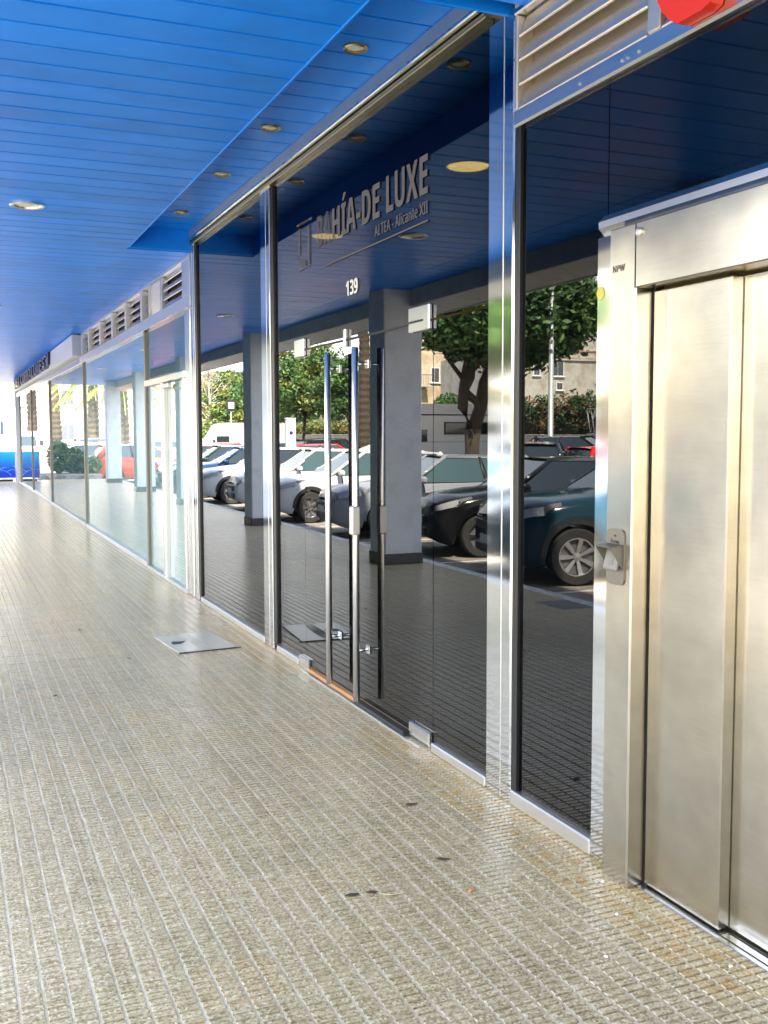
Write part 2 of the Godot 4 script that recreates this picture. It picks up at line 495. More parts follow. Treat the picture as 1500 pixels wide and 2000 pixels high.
func build_entrance():
	var t := thing("glazed_entrance", "dark glass entrance with polished steel posts and twin glass doors numbered 139", "entrance")
	# posts
	for p in [[-3.885, -3.675, 3.23], [-7.285, -7.06, 3.3], [-9.61, -9.44, 3.3]]:
		var post := slab("post", Vector3(2.128, 0, p[0]), Vector3(2.20, p[2], p[1]), M.chrome, t, 0.007)
		put("groove", bev(Vector3(0.004, p[2] - 0.004, 0.006), 0.001), M.alu_dull, post, Vector3(-0.036, 0, (p[1] - p[0]) * 0.12))
	for z in [-7.058, -9.438]:
		slab("gasket", Vector3(2.132, 0.05, z), Vector3(2.16, 3.26, z + 0.075), M.gasket, t, 0.004)
		slab("gasket_trim", Vector3(2.126, 0.05, z), Vector3(2.131, 3.26, z + 0.012), M.alu_dull, t, 0.003)
	# head rails
	slab("head_rail", Vector3(2.10, 3.325, -9.5), Vector3(2.2, 3.40, -3.89), M.alu_dull, t, 0.004)
	slab("head_trim", Vector3(2.085, 3.298, -9.49), Vector3(2.2, 3.322, -3.89), M.chrome, t, 0.005)
	slab("head_trim", Vector3(2.11, 3.266, -9.49), Vector3(2.2, 3.292, -3.89), M.brass, t, 0.004)
	# bottom rails
	for s in [[-9.36, -7.29], [-6.975, -6.5], [-4.44, -3.89]]:
		slab("bottom_rail", Vector3(2.125, 0.0, s[0]), Vector3(2.2, 0.045, s[1]), M.alu_dull, t, 0.006)
	# panes
	pane(t, "pane", 0.045, 3.268, -9.36, -7.29, M.dark_glass, GX, 0.0006)
	pane(t, "pane", 0.045, 2.085, -6.975, -6.39, M.dark_glass, GX, -0.0004)
	pane(t, "pane", 0.045, 2.085, -4.455, -3.89, M.dark_glass, GX, 0.0)
	pane(t, "top_pane", 2.095, 3.268, -6.975, -3.89, M.dark_glass, GX, 0.0)
	var fits := [[-6.385, -5.515, -5.735, 0.0016], [-5.505, -4.46, -5.29, -0.0008]]
	for i in 2:
		var f = fits[i]
		var d := pane(t, "door", 0.03, 2.083, f[0], f[1], M.dark_glass, GX, f[3])
		d.set_meta("label", "glass door leaf with a tall tubular steel handle")
		var zc: float = (f[0] + f[1]) * 0.5
		var yc := (0.03 + 2.083) * 0.5
		var bar := put("handle", tube_mesh([Vector3(0, -0.985, 0), Vector3(0, -0.98, 0), Vector3(0, 0.98, 0), Vector3(0, 0.985, 0)], [0.016, 0.019, 0.019, 0.016], 20), M.alu, d, Vector3(-0.08, 1.035 - yc, f[2] - zc))
		for y in [0.34, 1.93]:
			put("standoff", tube_mesh([Vector3(0, y - yc, f[2] - zc), Vector3(-0.08, y - yc, f[2] - zc)], [0.009, 0.009], 10), M.chrome, d)
			put("standoff_plate", bev(Vector3(0.008, 0.05, 0.05), 0.003), M.chrome, d, Vector3(-0.009, y - yc, f[2] - zc))
	# lock case on the second leaf
	slab("lock_case", Vector3(2.044, 0.99, -5.314), Vector3(2.094, 1.15, -5.266), M.alu_dull, t, 0.006)
	# patch fittings
	for s in [[2.045, 2.16, -6.52, -6.33], [0.0, 0.075, -6.49, -6.29], [0.0, 0.085, -4.70, -4.46]]:
		slab("patch_fitting", Vector3(2.128, s[0], s[2]), Vector3(2.149, s[1], s[3]), M.alu, t, 0.004)
	slab("patch_fitting", Vector3(2.128, 2.045, -4.70), Vector3(2.149, 2.165, -4.465), M.alu, t, 0.004)
	slab("patch_slot", Vector3(2.1265, 2.088, -4.695), Vector3(2.1285, 2.098, -4.53), M.slot, t, 0.0005)
	slab("patch_fitting", Vector3(2.13, 2.05, -5.62), Vector3(2.149, 2.15, -5.585), M.alu, t, 0.003)
	slab("door_gap", Vector3(2.143, 2.084, -6.33), Vector3(2.149, 2.094, -4.47), M.slot, t, 0.001)
	# threshold
	slab("threshold", Vector3(2.105, 0.0, -5.42), Vector3(2.15, 0.026, -4.72), M.black, t, 0.004)
	slab("threshold_strip", Vector3(2.125, 0.0, -6.28), Vector3(2.15, 0.022, -5.45), M.wood, t, 0.004)
	slab("threshold_edge", Vector3(2.09, 0.0, -6.28), Vector3(2.104, 0.008, -4.5), M.alu_dull, t, 0.002)
	# lettering on the glass
	lettering("letter", "B", t, Vector3(2.1445, 2.69, -6.10), 0.105, 0.187, 0.002, M.vinyl_worn)
	lettering("letter", "A", t, Vector3(2.1445, 2.69, -5.975), 0.125, 0.187, 0.002, M.vinyl_worn)
	lettering("lettering", "HÍA-DE", t, Vector3(2.1445, 2.69, -5.82), 0.72, 0.235, 0.002, M.vinyl)
	lettering("lettering", "LUXE", t, Vector3(2.1445, 2.69, -5.01), 0.5, 0.187, 0.002, M.vinyl)
	lettering("lettering", "ALTEA - Alicante XII", t, Vector3(2.1445, 2.595, -5.17), 0.66, 0.062, 0.002, M.vinyl, false)
	lettering("number", "139", t, Vector3(2.1445, 2.335, -5.6), 0.18, 0.085, 0.003, M.white_paint)
	slab("underline", Vector3(2.1435, 2.556, -6.0), Vector3(2.1455, 2.564, -4.51), M.vinyl, t, 0.0005)
	# emblem: an open square with an s-curve in it
	var em := Node3D.new()
	em.name = "emblem"
	t.add_child(em)
	slab("emblem_bar", Vector3(2.1435, 2.885, -6.49), Vector3(2.1455, 2.9, -6.2), M.vinyl_worn, em, 0.0005)
	slab("emblem_bar", Vector3(2.1435, 2.60, -6.48), Vector3(2.1455, 2.612, -6.24), M.vinyl_worn, em, 0.0005)
	slab("emblem_bar", Vector3(2.1435, 2.615, -6.27), Vector3(2.1455, 2.86, -6.235), M.vinyl_worn, em, 0.0005)
	slab("emblem_bar", Vector3(2.1435, 2.70, -6.46), Vector3(2.1455, 2.87, -6.43), M.vinyl_worn, em, 0.0005)
	var hook := []
	for k in 9:
		var a := PI + PI * 0.5 * k / 8.0
		hook.append(Vector2(0.09 + 0.1 * cos(a) * 1.9, 0.1 + 0.1 * sin(a)))
	hook.append(Vector2(0.09, 0.035))
	hook.append(Vector2(-0.06, 0.06))
	put("emblem_hook", prism(hook, 0.002), M.vinyl_worn, em, Vector3(2.1445, 2.615, -6.4), Vector3(0, -PI / 2, 0))

func build_lift_bay():
	var t := thing("glazed_screen", "dark glass screen with steel frame and metal louvres around the lift", "screen")
	pane(t, "pane", 0.06, 2.76, -3.66, -3.06, M.dark_glass)
	pane(t, "top_pane", 2.29, 2.76, -3.055, -1.55, M.dark_glass)
	pane(t, "pane", 0.06, 2.76, -1.54, 2.9, M.dark_glass)
	slab("gasket", Vector3(2.134, 0.06, -3.672), Vector3(2.16, 2.762, -3.635), M.gasket, t, 0.003)
	slab("bottom_rail", Vector3(2.125, 0.0, -3.672), Vector3(2.2, 0.06, -3.09), M.alu_dull, t, 0.006)
	slab("bottom_rail", Vector3(2.125, 0.0, -1.6), Vector3(2.2, 0.06, 2.9), M.alu_dull, t, 0.006)
	slab("mid_rail", Vector3(2.122, 2.762, -3.674), Vector3(2.2, 2.83, 2.9), M.alu, t, 0.008)
	slab("head_rail", Vector3(2.122, 3.195, -3.674), Vector3(2.2, 3.222, 2.9), M.alu, t, 0.006)
	slab("jamb", Vector3(2.126, 2.832, -3.672), Vector3(2.2, 3.193, -3.65), M.louvre, t, 0.004)
	# louvres in two fields
	slab("louvre_back", Vector3(2.2, 2.76, -3.72), Vector3(2.24, 3.3, 2.9), M.louvre_back, t, 0.002)
	for f in [[-3.645, -2.83], [-2.755, -1.9], [-1.82, 0.5], [0.58, 2.85]]:
		for k in 4:
			var y := 2.858 + 0.093 * k
			var b := put("louvre_blade", bev(Vector3(0.009, 0.078, f[1] - f[0]), 0.003), M.louvre, t, Vector3(2.155, y + 0.015, (f[0] + f[1]) * 0.5), Vector3(0, 0, -0.38))
			put("blade_lip", bev(Vector3(0.012, 0.014, f[1] - f[0]), 0.003), M.louvre, b, Vector3(-0.004, -0.045, 0))
	for z in [-2.825, -1.895, 0.505]:
		slab("louvre_post", Vector3(2.126, 2.832, z), Vector3(2.2, 3.193, z + 0.065), M.louvre, t, 0.004)
	for z in [-3.2, -2.95, -2.92, -2.86]:
		put("rivet", lathe([Vector2(0.006, 0.0), Vector2(0.005, 0.003), Vector2(0.0, 0.004)], 8), M.alu_dull, t, Vector3(2.121, 2.79, z), Vector3(0, 0, PI / 2))

func build_lift():
	var t := thing("lift", "brushed steel lift door with polished surround and keypad post", "lift")
	# polished surround
	slab("surround", Vector3(2.118, 0.0, -3.085), Vector3(2.2, 2.24, -2.952), M.chrome, t, 0.016)
	slab("surround", Vector3(2.112, 2.232, -3.083), Vector3(2.2, 2.302, -1.53), M.alu, t, 0.024)
	slab("surround", Vector3(2.118, 0.0, -1.68), Vector3(2.2, 2.23, -1.53), M.chrome, t, 0.016)
	# brushed frame
	slab("frame", Vector3(2.083, 0.0, -2.95), Vector3(2.19, 2.23, -2.808), M.brushed, t, 0.004)
	slab("frame", Vector3(2.083, 0.0, -1.84), Vector3(2.19, 2.23, -1.683), M.brushed, t, 0.004)
	slab("lintel", Vector3(2.081, 2.02, -2.806), Vector3(2.19, 2.229, -1.842), M.brushed, t, 0.004)
	slab("jamb", Vector3(2.085, 0.0, -2.8075), Vector3(2.19, 2.019, -2.803), M.brushed, t, 0.001)
	slab("gap", Vector3(2.155, 0.0, -2.8025), Vector3(2.19, 2.019, -2.794), M.slot, t, 0.001)
	# two door leaves, one behind the other
	var d := slab("door_leaf", Vector3(2.147, 0.014, -2.793), Vector3(2.187, 2.012, -2.43), M.brushed, t, 0.004)
	d.set_meta("label", "front brushed steel leaf of the lift door")
	slab("edge", Vector3(2.1475, 0.016, -2.4295), Vector3(2.187, 2.01, -2.426), M.brushed, t, 0.001)
	slab("door_leaf", Vector3(2.19, 0.014, -2.5), Vector3(2.21, 2.015, -1.84), M.brushed, t, 0.004)
	slab("sill", Vector3(2.12, 0.0, -2.8), Vector3(2.22, 0.008, -1.84), M.alu, t, 0.002)
	slab("sill_groove", Vector3(2.14, 0.0082, -2.42), Vector3(2.145, 0.0092, -1.84), M.slot, t, 0.0002)
	slab("sill_groove", Vector3(2.175, 0.0082, -2.42), Vector3(2.18, 0.0092, -1.84), M.slot, t, 0.0002)
	slab("panel_seam", Vector3(2.0804, 2.02, -2.8095), Vector3(2.0825, 2.228, -2.8055), M.slot, t, 0.0005)
	put("bolt", lathe([Vector2(0.016, 0.0), Vector2(0.015, 0.006), Vector2(0.009, 0.011), Vector2(0.0, 0.012)], 16), M.alu_dull, t, Vector3(2.081, 2.195, -2.785), Vector3(0, 0, PI / 2))
	put("sticker", lathe([Vector2(0.022, 0.0), Vector2(0.022, 0.001), Vector2(0.0, 0.0012)], 20), mat(lin(0.55, 0.5, 0.08), 0.5), t, Vector3(2.117, 2.035, -3.05), Vector3(0, 0, PI / 2))
	# scratched lettering on the frame
	lettering("marking", "NPW", t, Vector3(2.0825, 2.085, -2.93), 0.065, 0.022, 0.001, mat(lin(0.12, 0.1, 0.07), 0.7))
	# keypad
	var k := thing("keypad", "small steel entry keypad with hood on the lift frame", "keypad", Vector3(2.083, 1.14, -2.885))
	var dull := mat(lin(0.2, 0.185, 0.15), 0.5, 0.7)
	var plate := []
	for c in [[0.045, 0.085], [-0.055, 0.085], [-0.055, -0.105], [0.045, -0.105]]:
		var sx: float = signf(c[0])
		var sy: float = signf(c[1])
		for j in 4:
			var a := (PI / 2) * (j / 3.0)
			var rr := 0.022
			var v := Vector2(cos(a), sin(a)) if (sx > 0) == (sy > 0) else Vector2(sin(a), cos(a))
			plate.append(Vector2(c[0] - sx * rr + sx * rr * v.x, c[1] - sy * rr + sy * rr * v.y))
	put("plate", prism(plate, 0.005), dull, k, Vector3(-0.0026, 0, 0), Vector3(0, -PI / 2, 0))
	var w := 0.042
	for s in [-1.0, 1.0]:
		var hood := begin()
		var o := Vector3(0, 0, s * w - 0.005)
		var i := Vector3(0, 0, -s * 0.003)
		var c := [o + Vector3(-0.005, 0.03, 0), o + Vector3(-0.055, 0.024, 0), o + Vector3(-0.005, -0.05, 0)]
		tri(hood, c[0], c[1], c[2], Vector3(0, 0, s))
		tri(hood, c[0] + i, c[1] + i, c[2] + i, Vector3(0, 0, -s))
		quad(hood, c[1], c[2], c[2] + i, c[1] + i, Vector3(-1, 0, 0))
		put("hood_cheek", done(hood), dull, k)
	put("hood_top", bev(Vector3(0.056, 0.004, 2 * w + 0.002), 0.001), dull, k, Vector3(-0.03, 0.03, -0.005), Vector3(0, 0, 0.1))
	put("reader", bev(Vector3(0.012, 0.085, 0.076), 0.003), mat(lin(0.2, 0.19, 0.16), 0.5), k, Vector3(-0.014, -0.012, -0.005), Vector3(0, 0, -0.25))
	put("reader_window", bev(Vector3(0.003, 0.045, 0.024), 0.001), mat(lin(0.16, 0.15, 0.13), 0.4), k, Vector3(-0.0215, -0.014, -0.002), Vector3(0, 0, -0.25))
	put("lamp_hole", lathe([Vector2(0.004, 0.0), Vector2(0.004, 0.001), Vector2(0.0, 0.0012)], 12), M.slot, k, Vector3(-0.0055, 0.062, -0.005), Vector3(0, 0, PI / 2))
	lettering("marking", "S", k, Vector3(-0.0057, 0.038, -0.03), 0.01, 0.013, 0.0006, M.black)
	lettering("marking", "TECNIA", k, Vector3(-0.0057, 0.037, -0.016), 0.034, 0.009, 0.0006, M.black)
	# red alarm box over the lift
	var al := thing("alarm_box", "red plastic alarm box with dark lettering on the louvres over the lift", "alarm", Vector3(2.12, 2.78, -2.575))
	al.scale = Vector3(0.8, 0.8, 0.8)
	var sh := []
	for p in [[-0.04, 0.0], [-0.085, 0.03], [-0.13, 0.075], [-0.158, 0.12], [-0.165, 0.2], [-0.14, 0.3], [0.14, 0.3], [0.165, 0.2], [0.155, 0.05], [0.14, 0.012], [0.1, 0.0]]:
		sh.append(Vector2(p[0], p[1]))
	put("cover", prism(sh, 0.06), M.red, al, Vector3(-0.031, 0, 0), Vector3(0, -PI / 2, 0))
	lettering("lettering", "ALARMA", al, Vector3(-0.062, 0.12, -0.1), 0.2, 0.05, 0.002, M.letter_dark)

func build_shop():
	var t := thing("shopfront", "pale frosted shopfront with steel frame, grey louvre band and glazed door", "shopfront")
	slab("head_panel", Vector3(2.12, 3.185, -17.9), Vector3(2.2, 3.222, -9.6), M.louvre_grey, t, 0.004)
	slab("mid_panel", Vector3(2.12, 2.735, -17.9), Vector3(2.2, 2.845, -9.6), M.louvre_grey, t, 0.004)
	slab("mid_trim", Vector3(2.10, 2.718, -17.9), Vector3(2.2, 2.733, -9.6), M.alu, t, 0.004)
	slab("end_panel", Vector3(2.12, 2.847, -9.92), Vector3(2.2, 3.183, -9.605), M.louvre_grey, t, 0.004)
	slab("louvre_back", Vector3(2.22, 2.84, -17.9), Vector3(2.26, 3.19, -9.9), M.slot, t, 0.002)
	var posts := [-17.75, -16.85, -15.57, -14.37, -13.23, -12.1, -11.58]
	for i in posts.size():
		slab("louvre_post", Vector3(2.11, 2.847, posts[i] - 0.05), Vector3(2.2, 3.183, posts[i] + 0.05), M.alu_dull if i else M.louvre_grey, t, 0.004)
	var bays := [[-17.69, -16.9], [-16.79, -15.63], [-15.51, -14.43], [-14.31, -13.29], [-13.17, -12.16], [-12.04, -11.64], [-10.96, -9.93]]
	for b in bays:
		for k in 4:
			put("louvre_blade", bev(Vector3(0.007, 0.068, b[1] - b[0]), 0.002), M.alu, t, Vector3(2.165, 2.885 + 0.088 * k, (b[0] + b[1]) * 0.5), Vector3(0, 0, -0.42))
	# fine grille
	slab("grille_frame", Vector3(2.13, 2.847, -11.52), Vector3(2.2, 3.183, -10.98), M.louvre_grey, t, 0.004)
	for k in 16:
		put("grille_slat", bev(Vector3(0.014, 0.012, 0.5), 0.003), M.alu, t, Vector3(2.126, 2.86 + 0.02 * k, -11.25), Vector3(0, 0, -0.5))
	# mullions
	var grey := mat(lin(0.24, 0.22, 0.18), 0.45, 0.5)
	for z in [[-17.82, -17.75], [-12.05, -11.99]]:
		slab("mullion", Vector3(2.12, 0.0, z[0]), Vector3(2.19, 2.717, z[1]), grey, t, 0.006)
	slab("mullion", Vector3(2.125, 0.0, -9.86), Vector3(2.19, 2.717, -9.63), M.alu, t, 0.01)
	slab("bottom_rail", Vector3(2.11, 0.0, -17.73), Vector3(2.19, 0.06, -12.07), M.alu_dull, t, 0.005)
	pane(t, "pane", 0.06, 2.717, -17.735, -15.16, M.pale_glass, GX, -0.0004)
	pane(t, "pane", 0.06, 2.717, -15.15, -12.065, M.pale_glass, GX, 0.0005)
	pane(t, "top_pane", 2.16, 2.717, -11.965, -9.865, M.clear_glass)
	# door under a transom
	slab("transom", Vector3(2.105, 2.085, -11.965), Vector3(2.19, 2.157, -9.865), M.alu, t, 0.006)
	slab("threshold", Vector3(2.10, 0.0, -11.965), Vector3(2.19, 0.035, -9.865), M.alu_dull, t, 0.004)
	pane(t, "pane", 0.04, 2.082, -11.96, -11.03, M.pale_glass)
	var d := slab("door", Vector3(2.105, 0.02, -11.02), Vector3(2.165, 2.083, -10.93), M.alu, t, 0.006)
	slab("door_stile", Vector3(2.105, 0.02, -10.91), Vector3(2.165, 2.083, -10.85), M.alu_dull, t, 0.006)
	slab("door_stile", Vector3(2.105, 0.02, -9.95), Vector3(2.165, 2.083, -9.87), M.alu, t, 0.006)
	pane(t, "door_pane", 0.04, 2.08, -10.845, -9.955, M.pale_glass, GX, 0.001)
	put("door_closer", bev(Vector3(0.05, 0.05, 0.3), 0.006), M.alu_dull, t, Vector3(2.09, 2.04, -10.6))
	# second shop with the sign box
	var s := thing("shop_window_wall", "row of tall shop panes in grey frames at the far end of the arcade", "shopfront")
	for z in [-23.95, -29.3, -34.0]:
		slab("mullion", Vector3(2.12, 0.0, z - 0.045), Vector3(2.19, 2.717, z + 0.045), grey, s, 0.006)
	slab("end_post", Vector3(2.06, 0.0, -35.2), Vector3(2.2, 3.22, -34.85), M.louvre_grey, s, 0.01)
	for z in [[-23.89, -17.85], [-29.24, -24.01], [-33.94, -29.36], [-34.84, -34.06]]:
		pane(s, "pane", 0.06, 2.717, z[0], z[1], M.clear_glass, GX, 0.0003)
		slab("bottom_rail", Vector3(2.11, 0.0, z[0]), Vector3(2.19, 0.058, z[1]), M.alu_dull, s, 0.004)
	slab("head_rail", Vector3(2.10, 2.72, -34.84), Vector3(2.2, 2.84, -17.91), M.alu, s, 0.006)
	slab("upper_panel", Vector3(2.17, 2.842, -34.84), Vector3(2.2, 3.22, -17.91), M.louvre_grey, s, 0.004)
	var g := thing("sign_box", "long white box sign with raised dark lettering under the blue ceiling", "sign", Vector3(0, 0, 0))
	slab("box", Vector3(1.98, 2.85, -33.4), Vector3(2.165, 3.205, -17.95), mat(lin(0.6, 0.62, 0.68), 0.4), g, 0.01)
	var word := "INEX CORRALUMES"
	var z := -33.0
	for i in word.length():
		if word[i] == " ":
			z += 0.35
			continue
		var w := 0.22 if word[i] == "I" else 0.62
		lettering("letter", word[i], g, Vector3(1.955, 2.9, z), w, 0.26, 0.05, M.letter_dark)
		z += w + 0.14
	put("emblem", prism([Vector2(0, 0), Vector2(0.5, 0.06), Vector2(0.62, 0.3), Vector2(0.3, 0.2), Vector2(0.12, 0.28)], 0.05), M.letter_dark, g, Vector3(1.955, 2.89, z + 0.1), Vector3(0, -PI / 2, 0))
	# rooms behind the glass
	var inside := setting("interior")
	for r in [[-9.55, 3.0, M.room], [-17.8, -9.65, M.wall_white], [-34.9, -17.9, M.wall_white]]:
		var a: float = r[0]
		var b: float = r[1]
		slab("room_floor", Vector3(2.21, -0.2, a), Vector3(6.8, -0.02, b), M.room, inside, 0.002)
		slab("room_ceiling", Vector3(2.21, 3.26, a), Vector3(6.8, 3.44, b), r[2], inside, 0.002)
		slab("room_wall", Vector3(6.81, -0.2, a), Vector3(7.0, 3.44, b), r[2], inside, 0.002)
		slab("room_wall", Vector3(2.21, -0.2, a - 0.05), Vector3(7.0, 3.44, a - 0.01), r[2], inside, 0.002)
	slab("room_wall", Vector3(2.21, -0.2, 3.01), Vector3(7.0, 3.44, 3.1), M.room, inside, 0.002)
	for p in [[3.12, -5.965], [3.08, -8.49]]:
		var l := thing("ceiling_light", "lit yellow ceiling lamp behind the dark entrance glass", "light", Vector3(p[0], 3.255, p[1]), 0, "lit lamps inside the entrance")
		put("lamp_disc", lathe([Vector2(0.135, 0.0), Vector2(0.13, -0.012), Vector2(0.0, -0.016)], 32), M.lamp_lit, l)
		put("rim", lathe([Vector2(0.135, 0.0), Vector2(0.145, -0.016), Vector2(0.155, 0.0)], 32), M.brass, l)
		var lamp := SpotLight3D.new()
		lamp.position = Vector3(0, -0.03, 0)
		lamp.rotation.x = -PI / 2
		lamp.spot_angle = 60
		lamp.light_energy = 0.15
		lamp.light_size = 0.12
		lamp.light_color = Color(1, 0.85, 0.5)
		lamp.spot_range = 8
		lamp.spot_attenuation = 2
		lamp.shadow_enabled = true
		l.add_child(lamp)
	# the storeys over the arcade, which keep the sun off the bays in front
	var up := thing("building", "white block of upper storeys over the blue arcade ceiling", "building")
	slab("wall", Vector3(-1.3, 3.61, -36.2), Vector3(14.0, 9.5, 12.0), M.wall_white, up, 0.02)
	slab("wall", Vector3(7.1, -0.2, -36.2), Vector3(14.0, 3.6, 12.0), M.wall_white, up, 0.02)
	slab("slab_edge", Vector3(2.21, 3.45, -36.2), Vector3(7.1, 3.6, 12.0), M.plaster, up, 0.01)
	slab("slab_edge", Vector3(-0.7, 3.5, -36.2), Vector3(2.2, 3.6, 12.0), M.plaster, up, 0.01)
	slab("end_wall", Vector3(2.2, -0.2, -36.1), Vector3(7.09, 3.44, -35.25), M.wall_white, up, 0.01)

# ---------------------------------------------------------------- cars
# Side outline of a car: nose at +x. s = settings of its shape.
func car_top(s: Dictionary, x: float) -> float:
	var h: float = s.L * 0.5
	var pts: Array = s.top
	for i in pts.size() - 1:
		var a: Array = pts[i]
		var b: Array = pts[i + 1]
		if x <= a[0] * h and x >= b[0] * h:
			var k: float = (a[0] * h - x) / maxf((a[0] - b[0]) * h, 1e-5)
			k = k * k * (3 - 2 * k) * 0.5 + k * 0.5
			return lerpf(a[1], b[1], k)
	return pts[-1][1]

func car_half(s: Dictionary, x: float) -> float:
	var k: float = absf(x) / (s.L * 0.5)
	var e := 1.0 - 0.24 * pow(maxf(0.0, (k - 0.72) / 0.28), 3.0) if x > 0.0 else 1.0 - 0.17 * pow(maxf(0.0, (k - 0.75) / 0.25), 2.4)
	return s.W * 0.5 * e

func car_bottom(s: Dictionary, x: float) -> float:
	var low: float = s.low
	var b := low + 0.1 * pow(maxf(0.0, absf(x) / (s.L * 0.5) - 0.85) / 0.15, 2.0)
	for wx in [s.front, s.rear]:
		var d: float = x - wx
		var r: float = s.wheel + 0.055
		if absf(d) < r:
			b = maxf(b, s.wheel + sqrt(r * r - d * d))
	return b

const CAR_ROWS := [0.0, 0.05, 0.16, 0.36, 0.6, 0.8, 0.93, 1.0]
const CAR_WIDE := [0.95, 0.985, 1.0, 1.0, 0.985, 0.955, 0.9, 0.8]
func car_point(s: Dictionary, x: float, row: int, off := 0.0) -> Vector3:
	var b := car_bottom(s, x)
	var t := car_top(s, x)
	return Vector3(x, lerpf(b, t, CAR_ROWS[row]), car_half(s, x) * CAR_WIDE[row] + off)

func car_skin(s: Dictionary, xa: float, xb: float, ra: int, rb: int, off: float, side: float, n: int) -> ArrayMesh:
	var st := begin(true)
	for i in n:
		var x0 := lerpf(xa, xb, float(i) / n)
		var x1 := lerpf(xa, xb, float(i + 1) / n)
		for r in range(ra, rb):
			var q := [car_point(s, x0, r, off), car_point(s, x1, r, off), car_point(s, x1, r + 1, off), car_point(s, x0, r + 1, off)]
			for k in 4: q[k].z *= side
			quad(st, q[0], q[1], q[2], q[3], Vector3(0, 0.2, side))
	return done(st, true)

func car_body(s: Dictionary) -> ArrayMesh:
	var st := begin(true)
	var h: float = s.L * 0.5
	var xs := []
	for i in 61: xs.append(lerpf(h, -h, i / 60.0))
	for i in 60:
		var x0: float = xs[i]
		var x1: float = xs[i + 1]
		for side in [-1.0, 1.0]:
			for r in CAR_ROWS.size() - 1:
				var q := [car_point(s, x0, r), car_point(s, x1, r), car_point(s, x1, r + 1), car_point(s, x0, r + 1)]
				for k in 4: q[k].z *= side
				quad(st, q[0], q[1], q[2], q[3], Vector3(0, 0.3 if r > 4 else 0.0, side))
			var e := CAR_ROWS.size() - 1
			var a := car_point(s, x0, e)
			var b := car_point(s, x1, e)
			var up := Vector3(0, 0.035, 0)
			quad(st, Vector3(a.x, a.y, a.z * side), Vector3(b.x, b.y, b.z * side), Vector3(b.x, b.y, 0) + up, Vector3(a.x, a.y, 0) + up, Vector3.UP)
			var c := car_point(s, x0, 0)
			var d := car_point(s, x1, 0)
			quad(st, Vector3(c.x, c.y, c.z * side), Vector3(d.x, d.y, d.z * side), Vector3(d.x, d.y, 0), Vector3(c.x, c.y, 0), Vector3.DOWN)
	for e in [0, 60]:
		var o := Vector3(1 if e == 0 else -1, 0, 0)
		for r in CAR_ROWS.size() - 1:
			var a := car_point(s, xs[e], r)
			var b := car_point(s, xs[e], r + 1)
			var bulge := o * 0.05
			quad(st, a, b, Vector3(b.x, b.y, 0) + bulge, Vector3(a.x, a.y, 0) + bulge, o)
			quad(st, Vector3(a.x, a.y, -a.z), Vector3(b.x, b.y, -b.z), Vector3(b.x, b.y, 0) + bulge, Vector3(a.x, a.y, 0) + bulge, o)
	return done(st, true)

# four-point panel, given thickness along out
func panel(p: Array, out: Vector3, thick: float) -> ArrayMesh:
	var st := begin()
	var o := out.normalized() * thick
	quad(st, p[0] + o, p[1] + o, p[2] + o, p[3] + o, out)
	for i in 4:
		var a: Vector3 = p[i]
		var b: Vector3 = p[(i + 1) % 4]
		quad(st, a, b, b + o, a + o, (a + b) * 0.5 - (p[0] + p[2]) * 0.5)
	return done(st)

var wheel_cache := {}
func car_wheel(parent: Node3D, at: Vector3, r: float, side: float, spokes: int):
	var key := "%.3f_%d" % [r, spokes]
	if not wheel_cache.has(key):
		var w := 0.1
		var tyre := lathe([Vector2(r * 0.66, -w), Vector2(r * 0.93, -w), Vector2(r, -w * 0.7), Vector2(r, w * 0.7), Vector2(r * 0.93, w), Vector2(r * 0.66, w * 0.95), Vector2(r * 0.64, w * 0.6)], 36)
		var well := lathe([Vector2(r * 0.66, w * 0.55), Vector2(0.0, w * 0.3)], 36)
		var st := begin()
		for k in spokes:
			var b := Basis(Vector3.UP, TAU * k / spokes)
			var pr := [[0.1, 0.055], [0.62, 0.1]]
			var q := [Vector3(r * 0.1, w * 0.72, -r * 0.05), Vector3(r * 0.62, w * 0.86, -r * 0.085), Vector3(r * 0.62, w * 0.86, r * 0.085), Vector3(r * 0.1, w * 0.72, r * 0.05)]
			for i in 4: q[i] = b * q[i]
			quad(st, q[0], q[1], q[2], q[3], Vector3.UP)
			quad(st, q[0], q[1], q[1] - Vector3(0, 0.03, 0), q[0] - Vector3(0, 0.03, 0), b * Vector3(0, 0, -1))
			quad(st, q[3], q[2], q[2] - Vector3(0, 0.03, 0), q[3] - Vector3(0, 0.03, 0), b * Vector3(0, 0, 1))
		var sp := done(st)
		var lip := lathe([Vector2(r * 0.6, w * 0.75), Vector2(r * 0.62, w * 0.93), Vector2(r * 0.675, w * 0.93), Vector2(r * 0.66, w * 0.6)], 36)
		var cap := lathe([Vector2(r * 0.15, w * 0.5), Vector2(r * 0.14, w * 0.8), Vector2(0.0, w * 0.85)], 16)
		wheel_cache[key] = [tyre, well, sp, lip, cap]
	var c: Array = wheel_cache[key]
	var wheel := put("wheel", c[0], M.rubber, parent, at, Vector3(PI / 2 * side, 0, 0))
	put("rim_well", c[1], M.rim_dark, wheel)
	put("rim", c[3], M.rim, wheel)
	put("spokes", c[2], M.rim, wheel)
	put("hub_cap", c[4], M.rim, wheel)

